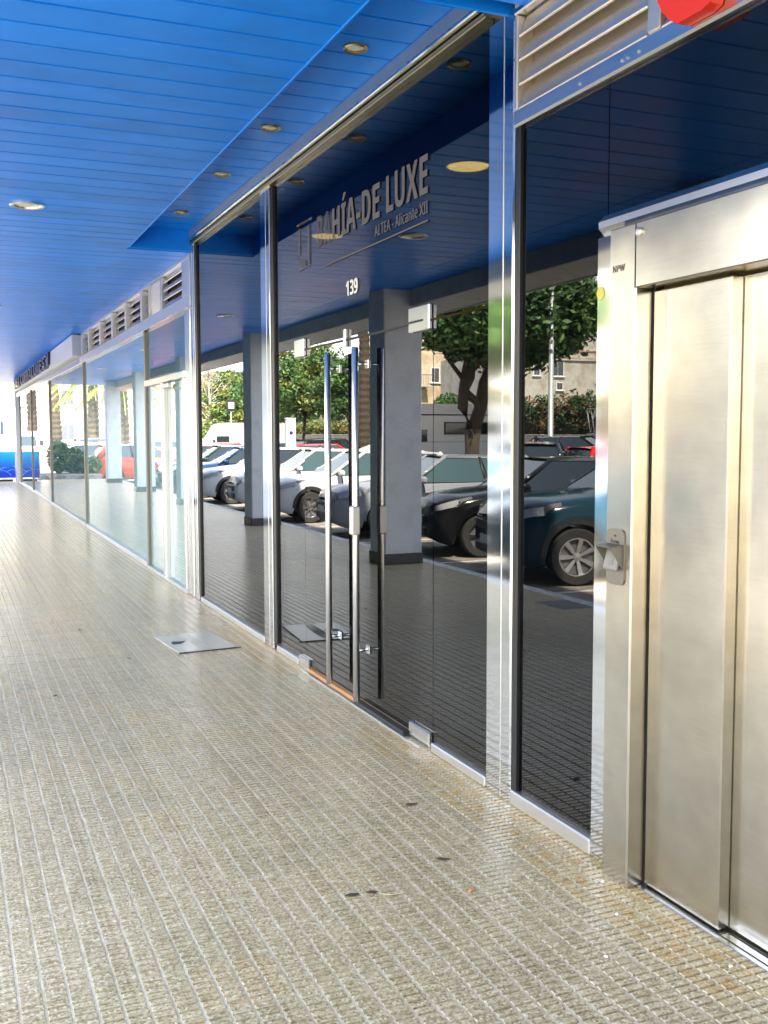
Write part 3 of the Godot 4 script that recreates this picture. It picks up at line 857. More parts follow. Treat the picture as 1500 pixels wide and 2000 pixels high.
func car(label: String, at: Vector3, turn: float, shape: Dictionary, col: Color, group := "cars parked in front of the arcade", glass: Material = null, trim := false) -> Node3D:
	var s := {"L": 4.1, "W": 1.78, "low": 0.2, "wheel": 0.32, "front": 1.28, "rear": -1.28,
		"top": [[1.0, 0.66], [0.97, 0.8], [0.84, 0.89], [0.5, 0.97], [0.38, 0.99], [-0.8, 1.02], [-0.95, 0.98], [-1.0, 0.8]],
		"belt": 0.97, "roof": 1.47, "cab": [0.42, 0.06, -0.78, -0.96]}
	s.merge(shape, true)
	if glass == null: glass = M.car_glass
	var body_m := paint(col)
	var t := thing("parked_car", label, "car", at, turn, group)
	var body := put("body", car_body(s), body_m, t)
	var h: float = s.L * 0.5
	# cabin: corners of the glasshouse at the belt and at the roof
	var cab: Array = s.cab
	var hb: float = s.W * 0.5 * 0.88
	var hr: float = s.W * 0.5 * 0.66
	var y0: float = s.belt - 0.02
	var y1: float = s.roof - 0.05
	var fb := Vector3(cab[0] * h, y0, hb)
	var fr := Vector3(cab[1] * h, y1, hr)
	var rr := Vector3(cab[2] * h, y1 - 0.03, hr)
	var rb := Vector3(cab[3] * h, y0, hb)
	var mir := func(v: Vector3) -> Vector3: return Vector3(v.x, v.y, -v.z)
	var st := begin()
	var cz := [fb, fr, rr, rb]
	for side in [-1.0, 1.0]:
		var q := []
		for v in cz: q.append(Vector3(v.x, v.y, v.z * side * 0.97))
		quad(st, q[0], q[1], q[2], q[3], Vector3(0, 0, side))
	put("cabin", done(st), M.black, t)
	put("windscreen", panel([fb, fr, mir.call(fr), mir.call(fb)], Vector3(1, 1, 0), 0.012), glass, t)
	put("rear_window", panel([rb, rr, mir.call(rr), mir.call(rb)], Vector3(-1, 0.6, 0), 0.012), M.car_glass, t)
	for side in [-1.0, 1.0]:
		var m1: Vector3 = fb.lerp(rb, 0.5)
		var m2: Vector3 = fr.lerp(rr, 0.42)
		var e1: Vector3 = fb.lerp(rb, 0.86)
		var e2: Vector3 = fr.lerp(rr, 0.9)
		var wins := [[fb.lerp(m1, 0.1), fr.lerp(m2, 0.03), m2.lerp(fr, 0.04), m1.lerp(fb, 0.02)], [m1.lerp(e1, 0.06), m2.lerp(e2, 0.05), e2, e1]]
		for wn in wins:
			var q := []
			for v in wn: q.append(Vector3(v.x, lerpf(v.y, (y0 + y1) * 0.5, 0.06), v.z * side))
			put("side_window", panel(q, Vector3(0, 0.5, side), 0.012), glass, t)
		# pillars
		for pr in [[fb, fr, 0.035], [m1, m2, 0.03], [rb.lerp(fb, 0.05), rr.lerp(fr, 0.03), 0.075]]:
			var a: Vector3 = pr[0]
			var b: Vector3 = pr[1]
			put("roof_pillar", tube_mesh([Vector3(a.x, a.y - 0.02, a.z * side), Vector3(b.x, b.y + 0.01, b.z * side)], [pr[2], pr[2]], 8), body_m if pr[2] != 0.03 else M.black, t)
		# doors
		var da: float = cab[0] * h - 0.28
		var db: float = s.rear + s.wheel + 0.1
		var dm := (da + db) * 0.5 - 0.05
		for dd in [[da, dm + 0.008], [dm - 0.008, db]]:
			var door := put("door", car_skin(s, dd[0], dd[1], 1, 6, 0.007, side, 8), body_m, t)
			put("door_handle", bev(Vector3(0.2, 0.028, 0.03), 0.008), body_m, door, Vector3(dd[1] + 0.2, s.belt - 0.13, side * (s.W * 0.5 * 0.965 + 0.015)))
		put("sill", car_skin(s, s.front - s.wheel - 0.08, s.rear + s.wheel + 0.08, 0, 2, 0.012, side, 8), M.black if trim else body_m, t)
		# mirror
		put("mirror", bev(Vector3(0.12, 0.13, 0.2), 0.04), body_m, t, Vector3(cab[0] * h - 0.22, s.belt + 0.05, side * (hb + 0.16)))
		# lamps
		var lamp := put("headlight", car_skin(s, h * 0.99, h * 0.7, 5, 6, 0.012, side, 8), M.rim_dark, t)
		put("lamp_lens", car_skin(s, h * 0.95, h * 0.8, 5, 6, 0.018, side, 4), M.lens, lamp)
		put("wing_seam", car_skin(s, cab[0] * h - 0.255, cab[0] * h - 0.275, 1, 7, 0.004, side, 1), M.slot, t)
		put("tail_light", car_skin(s, -h * 0.86, -h * 0.998, 4, 7, 0.012, side, 6), M.tail, t)
		for wx in [s.front, s.rear]:
			car_wheel(t, Vector3(wx, s.wheel, side * (s.W * 0.5 - 0.115)), s.wheel, side, 7 if trim else 5)
			var ar := begin()
			var n := 16
			for k in n:
				var a := PI * k / n
				var b := PI * (k + 1) / n
				var r0: float = s.wheel + 0.05
				var r1: float = s.wheel + (0.12 if trim else 0.07)
				var z: float = side * (s.W * 0.5 + 0.004)
				quad(ar, Vector3(wx + cos(a) * r0, s.wheel + sin(a) * r0, z), Vector3(wx + cos(b) * r0, s.wheel + sin(b) * r0, z), Vector3(wx + cos(b) * r1, s.wheel + sin(b) * r1, z), Vector3(wx + cos(a) * r1, s.wheel + sin(a) * r1, z), Vector3(0, 0, side))
				quad(ar, Vector3(wx + cos(a) * r0, s.wheel + sin(a) * r0, z), Vector3(wx + cos(b) * r0, s.wheel + sin(b) * r0, z), Vector3(wx + cos(b) * r0, s.wheel + sin(b) * r0, z - side * 0.3), Vector3(wx + cos(a) * r0, s.wheel + sin(a) * r0, z - side * 0.3), -Vector3(cos(a), sin(a), 0))
			put("wheel_arch", done(ar), M.black if trim else body_m, t)
	# roof
	var roof := begin(true)
	var nx := 8
	var nz := 6
	for i in nx:
		for j in nz:
			var q := []
			for c in [[i, j], [i + 1, j], [i + 1, j + 1], [i, j + 1]]:
				var u := float(c[0]) / nx
				var v := float(c[1]) / nz * 2.0 - 1.0
				var x := lerpf(fr.x + 0.04, rr.x - 0.08, u)
				var bow: float = (s.roof - y1 + 0.01) * (1 - pow(absf(v), 3.0)) * (0.35 + 0.65 * sin(PI * clampf(u * 0.8 + 0.12, 0, 1)))
				q.append(Vector3(x, lerpf(y1, y1 - 0.03, u) + bow - 0.005, v * (hr + 0.025)))
			quad(roof, q[0], q[1], q[2], q[3], Vector3.UP)
	put("roof", done(roof, true), body_m, t)
	# front and rear
	var gy: float = car_top(s, h) - 0.1
	put("grille", bev(Vector3(0.04, 0.12, s.W * 0.55), 0.015), M.black, t, Vector3(h + 0.03, gy, 0))
	put("lower_grille", bev(Vector3(0.05, 0.13, s.W * 0.6), 0.02), M.black, t, Vector3(h + 0.02, 0.38, 0))
	put("number_plate", bev(Vector3(0.012, 0.11, 0.5), 0.004), M.plate, t, Vector3(h + 0.05, 0.5, 0))
	put("number_plate", bev(Vector3(0.012, 0.11, 0.5), 0.004), M.plate, t, Vector3(-h - 0.05, 0.62, 0))
	put("bumper", bev(Vector3(0.1, 0.16, s.W * 0.74), 0.04), M.black if trim else body_m, t, Vector3(-h - 0.03, 0.42, 0))
	return t

func van(label: String, at: Vector3, turn: float, L: float, W: float, H: float, col: Color, camper: bool):
	var t := thing("van" if not camper else "motorhome", label, "van" if not camper else "motorhome", at, turn)
	var m := paint(col)
	var h := L * 0.5
	var side := [Vector2(h, 0.35), Vector2(h, 0.9), Vector2(h - 0.7, 1.15), Vector2(h - 1.25, 1.75 if not camper else 1.7), Vector2(h - (1.6 if not camper else 0.55), H - 0.12), Vector2(h - (2.0 if not camper else 0.9), H), Vector2(-h + 0.12, H), Vector2(-h, H - 0.15), Vector2(-h, 0.35)]
	put("body", prism(side, W), m, t)
	for s in [-1.0, 1.0]:
		var z: float = s * (W * 0.5 + 0.006)
		put("cab_window", bev(Vector3(0.75, 0.5, 0.012), 0.005), M.car_glass, t, Vector3(h - 1.75, 1.45, z))
		if camper:
			for x in [-0.2, -1.9]:
				var w := put("window", bev(Vector3(1.1, 0.52, 0.03), 0.01), M.black, t, Vector3(x, 1.75, z))
				put("pane", bev(Vector3(0.98, 0.42, 0.012), 0.004), M.car_glass, w, Vector3(0, 0, s * 0.014))
			put("stripe", bev(Vector3(L * 0.8, 0.06, 0.008), 0.002), M.grey_metal, t, Vector3(-0.3, 1.2, z))
			put("stripe", bev(Vector3(L * 0.8, 0.05, 0.008), 0.002), M.black, t, Vector3(-0.3, 2.3, z))
		else:
			put("side_panel", bev(Vector3(2.6, 0.75, 0.012), 0.006), mat(lin(0.45, 0.46, 0.5), 0.4), t, Vector3(-0.7, 1.5, z))
			put("lettering_strip", bev(Vector3(0.7, 0.14, 0.006), 0.002), M.grey_metal, t, Vector3(0.2, 1.45, z + s * 0.008))
		for x in [h - 0.85, -h + 1.0]:
			car_wheel(t, Vector3(x, 0.34, s * (W * 0.5 - 0.1)), 0.34, s, 5)
		put("mirror", bev(Vector3(0.12, 0.3, 0.2), 0.04), M.black, t, Vector3(h - 1.2, 1.35, s * (W * 0.5 + 0.14)))
	put("windscreen", panel([Vector3(h - 0.72, 1.17, W * 0.44), Vector3(h - 1.23, 1.72, W * 0.4), Vector3(h - 1.23, 1.72, -W * 0.4), Vector3(h - 0.72, 1.17, -W * 0.44)], Vector3(1, 1, 0), 0.015), M.car_glass, t)
	put("grille", bev(Vector3(0.03, 0.2, W * 0.6), 0.01), M.black, t, Vector3(h + 0.01, 0.7, 0))
	put("bumper", bev(Vector3(0.12, 0.22, W * 0.96), 0.05), M.grey_metal, t, Vector3(h + 0.01, 0.42, 0))

# ---------------------------------------------------------------- plants
# leaves: many small folded faces gathered in clumps
func leaves(st: SurfaceTool, centre: Vector3, radius: Vector3, n: int, size: float, r: RandomNumberGenerator, shell := 0.35):
	for i in n:
		var d := Vector3(r.randfn(), r.randfn(), r.randfn()).normalized()
		var p := centre + d * radius * pow(r.randf(), shell)
		var u := Vector3(r.randfn(), r.randfn() * 0.6, r.randfn()).normalized()
		var v := u.cross(Vector3(r.randfn(), r.randfn() + 0.8, r.randfn()).normalized()).normalized()
		var s := size * r.randf_range(0.6, 1.3)
		quad(st, p - u * s, p + v * s * 0.45, p + u * s, p - v * s * 0.45, u.cross(v))

func clump_crown(centre: Vector3, radius: Vector3, clumps: int, per: int, size: float, seed_: int) -> Array:
	var r := RandomNumberGenerator.new()
	r.seed = seed_
	var sts := [begin(), begin(), begin()]
	for c in clumps:
		var d := Vector3(r.randfn(), r.randfn(), r.randfn()).normalized()
		var p := centre + d * radius * (0.35 + 0.65 * sqrt(r.randf()))
		var cr := radius.length() * r.randf_range(0.1, 0.22)
		leaves(sts[r.randi() % 3], p, Vector3(cr, cr * 0.62, cr), per, size, r, 0.5)
	return [done(sts[0]), done(sts[1]), done(sts[2])]

func tree(called: String, label: String, at: Vector3, trunk_h: float, trunk_r: float, centre: Vector3, radius: Vector3, seed_: int, tones: Array, group := "", clumps := 60, per := 90, size := 0.12):
	var t := thing(called, label, "tree", at, 0, group)
	var r := RandomNumberGenerator.new()
	r.seed = seed_ + 900
	var st := begin(true)
	var top := Vector3(r.randf_range(-0.2, 0.2), trunk_h, r.randf_range(-0.2, 0.2))
	tube(st, [Vector3(0, -0.1, 0), Vector3(0.03, trunk_h * 0.3, 0.02), Vector3(-0.06, trunk_h * 0.65, 0.05), top], [trunk_r * 1.25, trunk_r, trunk_r * 0.95, trunk_r * 1.05], 12)
	for k in 7:
		var a := TAU * k / 7.0 + r.randf()
		var e := centre + Vector3(cos(a) * radius.x * 0.75, r.randf_range(-0.4, 0.6) * radius.y, sin(a) * radius.z * 0.75)
		var mid := top.lerp(e, 0.45) + Vector3(r.randf_range(-0.25, 0.25), r.randf_range(-0.1, 0.3), r.randf_range(-0.25, 0.25))
		tube(st, [top - Vector3(0, 0.15, 0), mid, e], [trunk_r * 0.6, trunk_r * 0.34, trunk_r * 0.08], 8)
	put("trunk", done(st, true), M.bark, t)
	var c := clump_crown(centre, radius, clumps, per, size, seed_)
	for k in 3: put("crown", c[k], M.leaf[tones[k]], t)
	return t

func bare_tree(label: String, at: Vector3, h: float, seed_: int):
	var t := thing("bare_tree", label, "tree", at)
	var r := RandomNumberGenerator.new()
	r.seed = seed_
	var st := begin(true)
	tube(st, [Vector3.ZERO, Vector3(0.1, h * 0.3, 0), Vector3(0, h * 0.6, 0.1), Vector3(0.1, h, 0)], [0.16, 0.12, 0.08, 0.02], 8)
	put("trunk", done(st, true), M.bark_pale, t)
	var br := begin()
	for k in 46:
		var y := h * r.randf_range(0.25, 0.95)
		var a := r.randf() * TAU
		var l := (h - y) * 0.45 + 0.5
		var p := Vector3(0.03, y, 0.03)
		var q := p + Vector3(cos(a) * l * 0.5, l * 0.35, sin(a) * l * 0.5)
		var e := q + Vector3(cos(a) * l * 0.45, l * 0.55, sin(a) * l * 0.45)
		tube(br, [p, q, e], [0.045, 0.03, 0.012], 5, false)
		for j in 3:
			var f := q.lerp(e, r.randf())
			tube(br, [f, f + Vector3(r.randfn(), absf(r.randfn()), r.randfn()) * 0.4], [0.018, 0.007], 4, false)
	put("branches", done(br), M.bark_pale, t)

func palm(label: String, at: Vector3, h: float, r0: float, lean: Vector3, seed_: int):
	var t := thing("palm_tree", label, "tree", at, 0, "palms along the parking area")
	var r := RandomNumberGenerator.new()
	r.seed = seed_
	var st := begin()
	var pts := []
	var rad := []
	var n := int(h / 0.16)
	for i in n + 1:
		var k := float(i) / n
		pts.append(Vector3(0, h * k, 0) + lean * k * k)
		rad.append(r0 * (1.25 - 0.35 * k) * (1.0 + (0.11 if i % 2 else 0.0)))
	tube(st, pts, rad, 14)
	put("trunk", done(st), M.bark, t)
	var top: Vector3 = pts[-1]
	var fr := begin()
	for f in 30:
		var a := TAU * f / 30.0 * 2.4
		var lift := r.randf_range(-0.5, 1.2)
		var d := Vector3(cos(a), 0, sin(a))
		var prev := top
		var L := r.randf_range(2.2, 2.9)
		for i in 12:
			var k := (i + 1) / 12.0
			var p := top + d * L * k + Vector3(0, lift * L * 0.5 * k - 1.5 * k * k, 0)
			var across := d.cross(Vector3.UP)
			var w := 0.42 * sin(PI * (0.12 + 0.85 * k))
			for s in [-1.0, 1.0]:
				for j in 2:
					var b := prev.lerp(p, j * 0.5)
					var e: Vector3 = b + across * s * w + d * 0.16 - Vector3(0, 0.16 + 0.1 * k, 0)
					quad(fr, b, b + d * 0.05, e + d * 0.02, e, Vector3.UP)
			quad(fr, prev - across * 0.02, prev + across * 0.02, p + across * 0.015, p - across * 0.015, Vector3.UP)
			prev = p
	put("fronds", done(fr), M.leaf[3], t)

func shrub(called: String, label: String, at: Vector3, radius: Vector3, seed_: int, tones: Array, n := 1400, size := 0.09, group := ""):
	var t := thing(called, label, "shrub", at, 0, group)
	var r := RandomNumberGenerator.new()
	r.seed = seed_
	var st := begin()
	for k in 5:
		var a := r.randf() * TAU
		tube(st, [Vector3.ZERO, Vector3(cos(a) * radius.x * 0.3, radius.y * 0.9, sin(a) * radius.z * 0.3)], [0.04, 0.015], 6)
	put("stems", done(st), M.bark, t)
	for k in tones.size():
		var s2 := begin()
		leaves(s2, Vector3(0, radius.y, 0), radius, n / tones.size(), size, r, 0.3)
		put("foliage", done(s2), M.leaf[tones[k]], t)

func hedge(label: String, at: Vector3, size: Vector3, seed_: int, tones: Array, extra: Material = null):
	var t := thing("hedge", label, "hedge", at)
	var r := RandomNumberGenerator.new()
	r.seed = seed_
	slab("core", Vector3(-size.x * 0.3, 0.0, -size.z * 0.5), Vector3(size.x * 0.3, size.y * 0.75, size.z * 0.5), M.bark, t, 0.05)
	for k in tones.size() + (1 if extra else 0):
		var st := begin()
		var n := int(size.z * 70)
		for i in n:
			var z := r.randf_range(-0.5, 0.5) * size.z
			var bump := 0.85 + 0.15 * sin(z * 1.9 + k) + 0.1 * sin(z * 4.7)
			var p := Vector3(r.randf_range(-0.5, 0.5) * size.x, size.y * bump * pow(r.randf(), 0.6), z)
			leaves(st, p, Vector3(0.22, 0.18, 0.22), 5, 0.11, r)
		put("foliage", done(st), extra if k >= tones.size() else M.leaf[tones[k]], t)

# ---------------------------------------------------------------- houses
# walls at the origin's base; faces +z and +x carry windows. wins: [face, along, height, width, tall]
func house(label: String, at: Vector3, size: Vector3, wall: Material, roof: int, wins: Array, group := "", turn := 0.0):
	var t := thing("house", label, "house", at, turn, group)
	slab("wall", Vector3(-size.x / 2, -1.0, -size.z / 2), Vector3(size.x / 2, size.y, size.z / 2), wall, t, 0.03)
	if roof == 0:
		slab("parapet", Vector3(-size.x / 2 - 0.15, size.y - 0.55, -size.z / 2 - 0.15), Vector3(size.x / 2 + 0.15, size.y - 0.35, size.z / 2 + 0.15), wall, t, 0.03)
		slab("parapet_cap", Vector3(-size.x / 2 - 0.06, size.y, -size.z / 2 - 0.06), Vector3(size.x / 2 + 0.06, size.y + 0.1, size.z / 2 + 0.06), M.roof_tile, t, 0.02)
	else:
		var o := 0.35
		var hx := size.x / 2 + o
		var hz := size.z / 2 + o
		var ry := size.y
		var st := begin()
		var a := Vector3(0, ry + size.z * 0.22, 0)
		var k := maxf(0.0, hx - hz)
		quad(st, Vector3(-hx, ry, hz), Vector3(hx, ry, hz), Vector3(k, a.y, 0), Vector3(-k, a.y, 0), Vector3(0, 1, 1))
		quad(st, Vector3(-hx, ry, -hz), Vector3(hx, ry, -hz), Vector3(k, a.y, 0), Vector3(-k, a.y, 0), Vector3(0, 1, -1))
		tri(st, Vector3(hx, ry, hz), Vector3(hx, ry, -hz), Vector3(k, a.y, 0), Vector3(1, 1, 0))
		tri(st, Vector3(-hx, ry, hz), Vector3(-hx, ry, -hz), Vector3(-k, a.y, 0), Vector3(-1, 1, 0))
		quad(st, Vector3(-hx, ry, hz), Vector3(hx, ry, hz), Vector3(hx, ry, -hz), Vector3(-hx, ry, -hz), Vector3.DOWN)
		put("roof", done(st), M.roof_tile, t)
	for w in wins:
		var on_z: bool = w[0] == "z"
		var p := Vector3(w[1], w[2], size.z / 2 + 0.02) if on_z else Vector3(size.x / 2 + 0.02, w[2], w[1])
		var rot := Vector3.ZERO if on_z else Vector3(0, PI / 2, 0)
		var win := put("window", bev(Vector3(w[3] + 0.14, w[4] + 0.14, 0.06), 0.01), M.white_paint, t, p, rot)
		for s in [-1.0, 1.0]:
			put("pane", bev(Vector3(w[3] * 0.48, w[4], 0.02), 0.004), M.window_dark, win, Vector3(s * w[3] * 0.25, 0, 0.026))
		put("sill", bev(Vector3(w[3] + 0.3, 0.07, 0.16), 0.01), M.white_paint, win, Vector3(0, -w[4] * 0.5 - 0.1, 0.06))
	return t

func balcony(t: Node3D, at: Vector3, wide: float, wall: Material):
	var o := put("balcony", bev(Vector3(wide, 0.18, 1.2), 0.02), wall, t, at)
	put("opening", bev(Vector3(wide * 0.8, 2.1, 0.06), 0.01), M.window_dark, o, Vector3(0, 1.2, -0.57))
	for k in int(wide / 0.16):
		put("baluster", bev(Vector3(0.03, 0.85, 0.03), 0.005), M.rail, o, Vector3(-wide / 2 + 0.1 + 0.16 * k, 0.52, 0.56))
	put("hand_rail", bev(Vector3(wide, 0.06, 0.06), 0.01), M.rail, o, Vector3(0, 0.96, 0.56))

# ---------------------------------------------------------------- street
func build_street():
	var ground := begin()
	var g := 700.0
	quad(ground, Vector3(-g, -0.36, -g), Vector3(g, -0.36, -g), Vector3(g, -0.36, g), Vector3(-g, -0.36, g), Vector3.UP)
	tag(put("ground", done(ground), M.earth, self), "", "", "", "structure")
	var road := begin()
	quad(road, Vector3(-16.7, -0.28, 40), Vector3(-1.0, -0.28, 40), Vector3(-1.0, -0.28, -140), Vector3(-16.7, -0.28, -140), Vector3.UP)
	quad(road, Vector3(-1.0, -0.28, -37.0), Vector3(60, -0.28, -37.0), Vector3(60, -0.28, -140), Vector3(-1.0, -0.28, -140), Vector3.UP)
	tag(put("road", done(road), M.asphalt, self), "", "", "", "structure")
	var verge := setting("verge")
	slab("verge_bed", Vector3(-16.6, -0.5, -140), Vector3(-13.0, 0.02, -27.2), M.kerb, verge, 0.02)
	var far := begin()
	quad(far, Vector3(-23.0, -0.276, 40), Vector3(-16.6, -0.276, 40), Vector3(-16.6, -0.276, -140), Vector3(-23.0, -0.276, -140), Vector3.UP)
	tag(put("far_road", done(far), M.asphalt, self), "", "", "", "structure")
	# bay lines
	var lines := setting("bay_markings")
	for k in 11:
		put("bay_line", bev(Vector3(4.6, 0.004, 0.1), 0.001), M.kerb_white, lines, Vector3(-3.6, -0.274, -9.95 - 3.0 * k + 3.0))
	# hills behind the town
	var hill := begin(true)
	var hn := FastNoiseLite.new()
	hn.seed = 5
	hn.frequency = 0.012
	var nx := 40
	var nz := 60
	var hy := func(x: float, z: float) -> float:
		var d := maxf(0.0, -x - 34.0 + maxf(0.0, -z - 110.0) * 0.45)
		return -0.3 + d * 0.13 + minf(d, 30.0) / 30.0 * 5.0 * (hn.get_noise_2d(x, z) + 0.3)
	for i in nx:
		for j in nz:
			var x0 := -30.0 - 6.0 * i
			var z0 := 40.0 - 6.0 * j
			var q := []
			for c in [[0, 0], [1, 0], [1, 1], [0, 1]]:
				var x: float = x0 - 6.0 * c[0]
				var z: float = z0 - 6.0 * c[1]
				q.append(Vector3(x, hy.call(x, z), z))
			quad(hill, q[0], q[1], q[2], q[3], Vector3.UP)
	for i in 20:
		for j in 16:
			var x0 := -30.0 + 6.0 * i
			var z0 := -140.0 - 8.0 * j
			var q := []
			for c in [[0, 0], [1, 0], [1, 1], [0, 1]]:
				var x: float = x0 + 6.0 * c[0]
				var z: float = z0 - 8.0 * c[1]
				q.append(Vector3(x, hy.call(minf(x, -30.0), z) - maxf(0.0, x + 30.0) * 0.1, z))
			quad(hill, q[0], q[1], q[2], q[3], Vector3.UP)
	tag(put("hills", done(hill, true), M.hill, self), "", "", "", "structure")
	# scattered scrub on the hills
	var hr := RandomNumberGenerator.new()
	hr.seed = 44
	var sc := begin()
	for k in 900:
		var x := hr.randf_range(-190, -36)
		var z := hr.randf_range(-290, -60)
		leaves(sc, Vector3(x, hy.call(x, z) + 0.8, z), Vector3(1.6, 1.2, 1.6), 26, 0.6, hr)
	tag(put("hill_scrub", done(sc), M.leaf[2], self), "dark green scrub growing over the hillside", "scrub", "", "stuff")
	# hillside houses
	var tones := [M.wall_white, M.wall_cream, M.wall_white]
	var looks := ["small white house", "cream villa", "white villa"]
	for k in 34:
		var x := hr.randf_range(-150, -52)
		var z := -x * -1.35 + hr.randf_range(-70, 30)
		if z > -80: z = -80 - hr.randf() * 40
		var w := hr.randf_range(7, 12)
		var hh := hr.randf_range(4.5, 8.0)
		var wins := []
		for fl in int(hh / 3.0):
			for c in 3: wins.append(["z", (c - 1) * w * 0.3, 1.6 + 3.0 * fl, 1.3, 1.3])
		var i := k % 3
		house(looks[i] + " with dark windows high on the scrubby hillside", Vector3(x, hy.call(x, z), z), Vector3(w, hh, w * 0.8), tones[i], k % 2, wins, "houses on the hillside")

func build_cars():
	var suv := {"L": 4.35, "W": 1.84, "low": 0.24, "wheel": 0.35, "front": 1.33, "rear": -1.36, "belt": 1.08, "roof": 1.63,
		"top": [[1.0, 0.78], [0.97, 0.93], [0.84, 1.0], [0.5, 1.07], [0.38, 1.1], [-0.85, 1.13], [-0.96, 1.08], [-1.0, 0.9]], "cab": [0.42, 0.08, -0.8, -0.97]}
	var hatch := {}
	var saloon := {"L": 4.3, "W": 1.78, "roof": 1.45, "cab": [0.4, 0.05, -0.66, -0.95]}
	var y := -0.28
	# where a car stands whose near front wheel touches the ground at (wx, wz)
	var bay := func(wx: float, wz: float, turn: float, s: Dictionary) -> Vector3: return Vector3(wx, y, wz) - Basis(Vector3.UP, turn) * Vector3(s.get("front", 1.28), 0, s.get("W", 1.78) * 0.5)
	car("dark teal SUV with chrome-edged headlight and grey spoked wheels, parked nose to kerb", bay.call(-2.58, -10.3, 0.24, suv), 0.24, suv, lin(0.006, 0.03, 0.05), "cars parked in front of the arcade", M.car_glass, true)
	car("black hatchback parked nose to kerb beside the granite-based pillar", bay.call(-2.9, -13.25, 0.2, hatch), 0.2, hatch, lin(0.006, 0.006, 0.007))
	car("silver saloon with pale windows parked behind the black hatchback", bay.call(-2.65, -16.3, 0.15, saloon), 0.15, saloon, lin(0.22, 0.235, 0.26), "cars parked in front of the arcade", M.car_glass_pale)
	car("white hatchback with slim headlights and dark grey wheels beside the kerb", bay.call(-2.56, -19.87, 0.1, hatch), 0.1, hatch, lin(0.54, 0.55, 0.56), "cars parked in front of the arcade", M.car_glass_pale, true)
	car("plain white car half hidden behind the white hatchback", bay.call(-2.6, -22.9, 0.1, hatch), 0.1, hatch, lin(0.54, 0.55, 0.56), "cars parked in front of the arcade", M.car_glass_pale)
	car("white compact crossover with black wheel arches and white petal wheels", bay.call(-2.52, -26.1, 0.06, hatch), 0.06, hatch, lin(0.56, 0.57, 0.57), "cars parked in front of the arcade", M.car_glass, true)
	car("dark blue estate parked behind the white crossover", bay.call(-2.5, -29.1, 0.06, saloon), 0.06, saloon, lin(0.008, 0.03, 0.085))
	car("dark green car seen in the frosted shop panes", bay.call(-2.6, -32.0, 0.05, hatch), 0.05, hatch, lin(0.02, 0.05, 0.04))
	car("red hatchback parked near the end of the arcade", bay.call(-2.5, -35.0, 0.05, hatch), 0.05, hatch, lin(0.55, 0.03, 0.025))
	car("white hatchback with red tail lights by the shrub bed", Vector3(-1.9, y, -42.9), PI, hatch, lin(0.45, 0.45, 0.45), "cars parked past the arcade")
	car("orange-red hatchback parked between the white hatchback and the kerb", Vector3(-2.7, y, -39.9), PI, hatch, lin(0.6, 0.07, 0.03), "cars parked past the arcade")
	car("pale grey saloon parked beyond the white hatchback", Vector3(-2.2, y, -46.2), PI, saloon, lin(0.3, 0.31, 0.33), "cars parked past the arcade")
	car("dark grey car parked beyond the pale grey saloon", Vector3(-2.4, y, -49.4), PI, hatch, lin(0.08, 0.09, 0.1), "cars parked past the arcade")
	# second row, across the aisle
	var g2 := "cars parked across the aisle"
	car("navy SUV seen from behind with a wide rear window", Vector3(-9.6, y, -22.8), 2.2, suv, lin(0.012, 0.018, 0.035), g2)
	car("bright red hatchback parked next to the navy SUV", Vector3(-13.9, y, -24.8), PI, hatch, lin(0.7, 0.012, 0.012), g2)
	car("low black saloon behind the navy SUV", Vector3(-15.2, 0.02, -29.0), PI + 0.9, saloon, lin(0.007, 0.007, 0.008), g2)
	car("red estate with a long roof behind the white cars", Vector3(-9.6, y, -37.5), PI + 0.3, saloon, lin(0.62, 0.02, 0.018), g2)
	car("black SUV with roof rails behind the red estate", Vector3(-11.4, y, -42.0), PI, suv, lin(0.009, 0.009, 0.011), g2)
	car("red car far along the aisle in front of the white van", Vector3(-7.2, y, -43.5), PI + 0.2, hatch, lin(0.6, 0.03, 0.02), g2)
	car("silver car parked beyond the black SUV", Vector3(-11.0, y, -46.0), PI, hatch, lin(0.4, 0.42, 0.45), g2)
	car("pale blue car parked beyond the white van", Vector3(-9.0, y, -66.0), PI, saloon, lin(0.4, 0.5, 0.58), g2)
	car("white car at the far end of the aisle", Vector3(-7.0, y, -72.0), PI, hatch, lin(0.45, 0.45, 0.45), g2)
	car("grey car near the palm trunks", Vector3(-4.2, y, -60.0), PI, suv, lin(0.2, 0.21, 0.23), g2)
	van("white panel van with grey side panel parked across the aisle", Vector3(-11.2, y, -58.5), 0.0, 5.4, 2.0, 2.45, lin(0.45, 0.45, 0.46), false)
	van("white motorhome with dark framed windows behind the ficus trunk", Vector3(-14.9, 0.0, -39.2), 0.0, 6.6, 2.25, 2.75, lin(0.66, 0.66, 0.63), true)
	van("small white van facing the arcade past the blue banner", Vector3(0.4, y, -62.0), -PI / 2, 4.6, 1.85, 2.0, lin(0.5, 0.51, 0.53), false)
	car("blue hatchback parked between the white van and the palms", Vector3(-3.4, y, -56.5), PI, hatch, lin(0.03, 0.08, 0.2), "cars parked past the arcade")

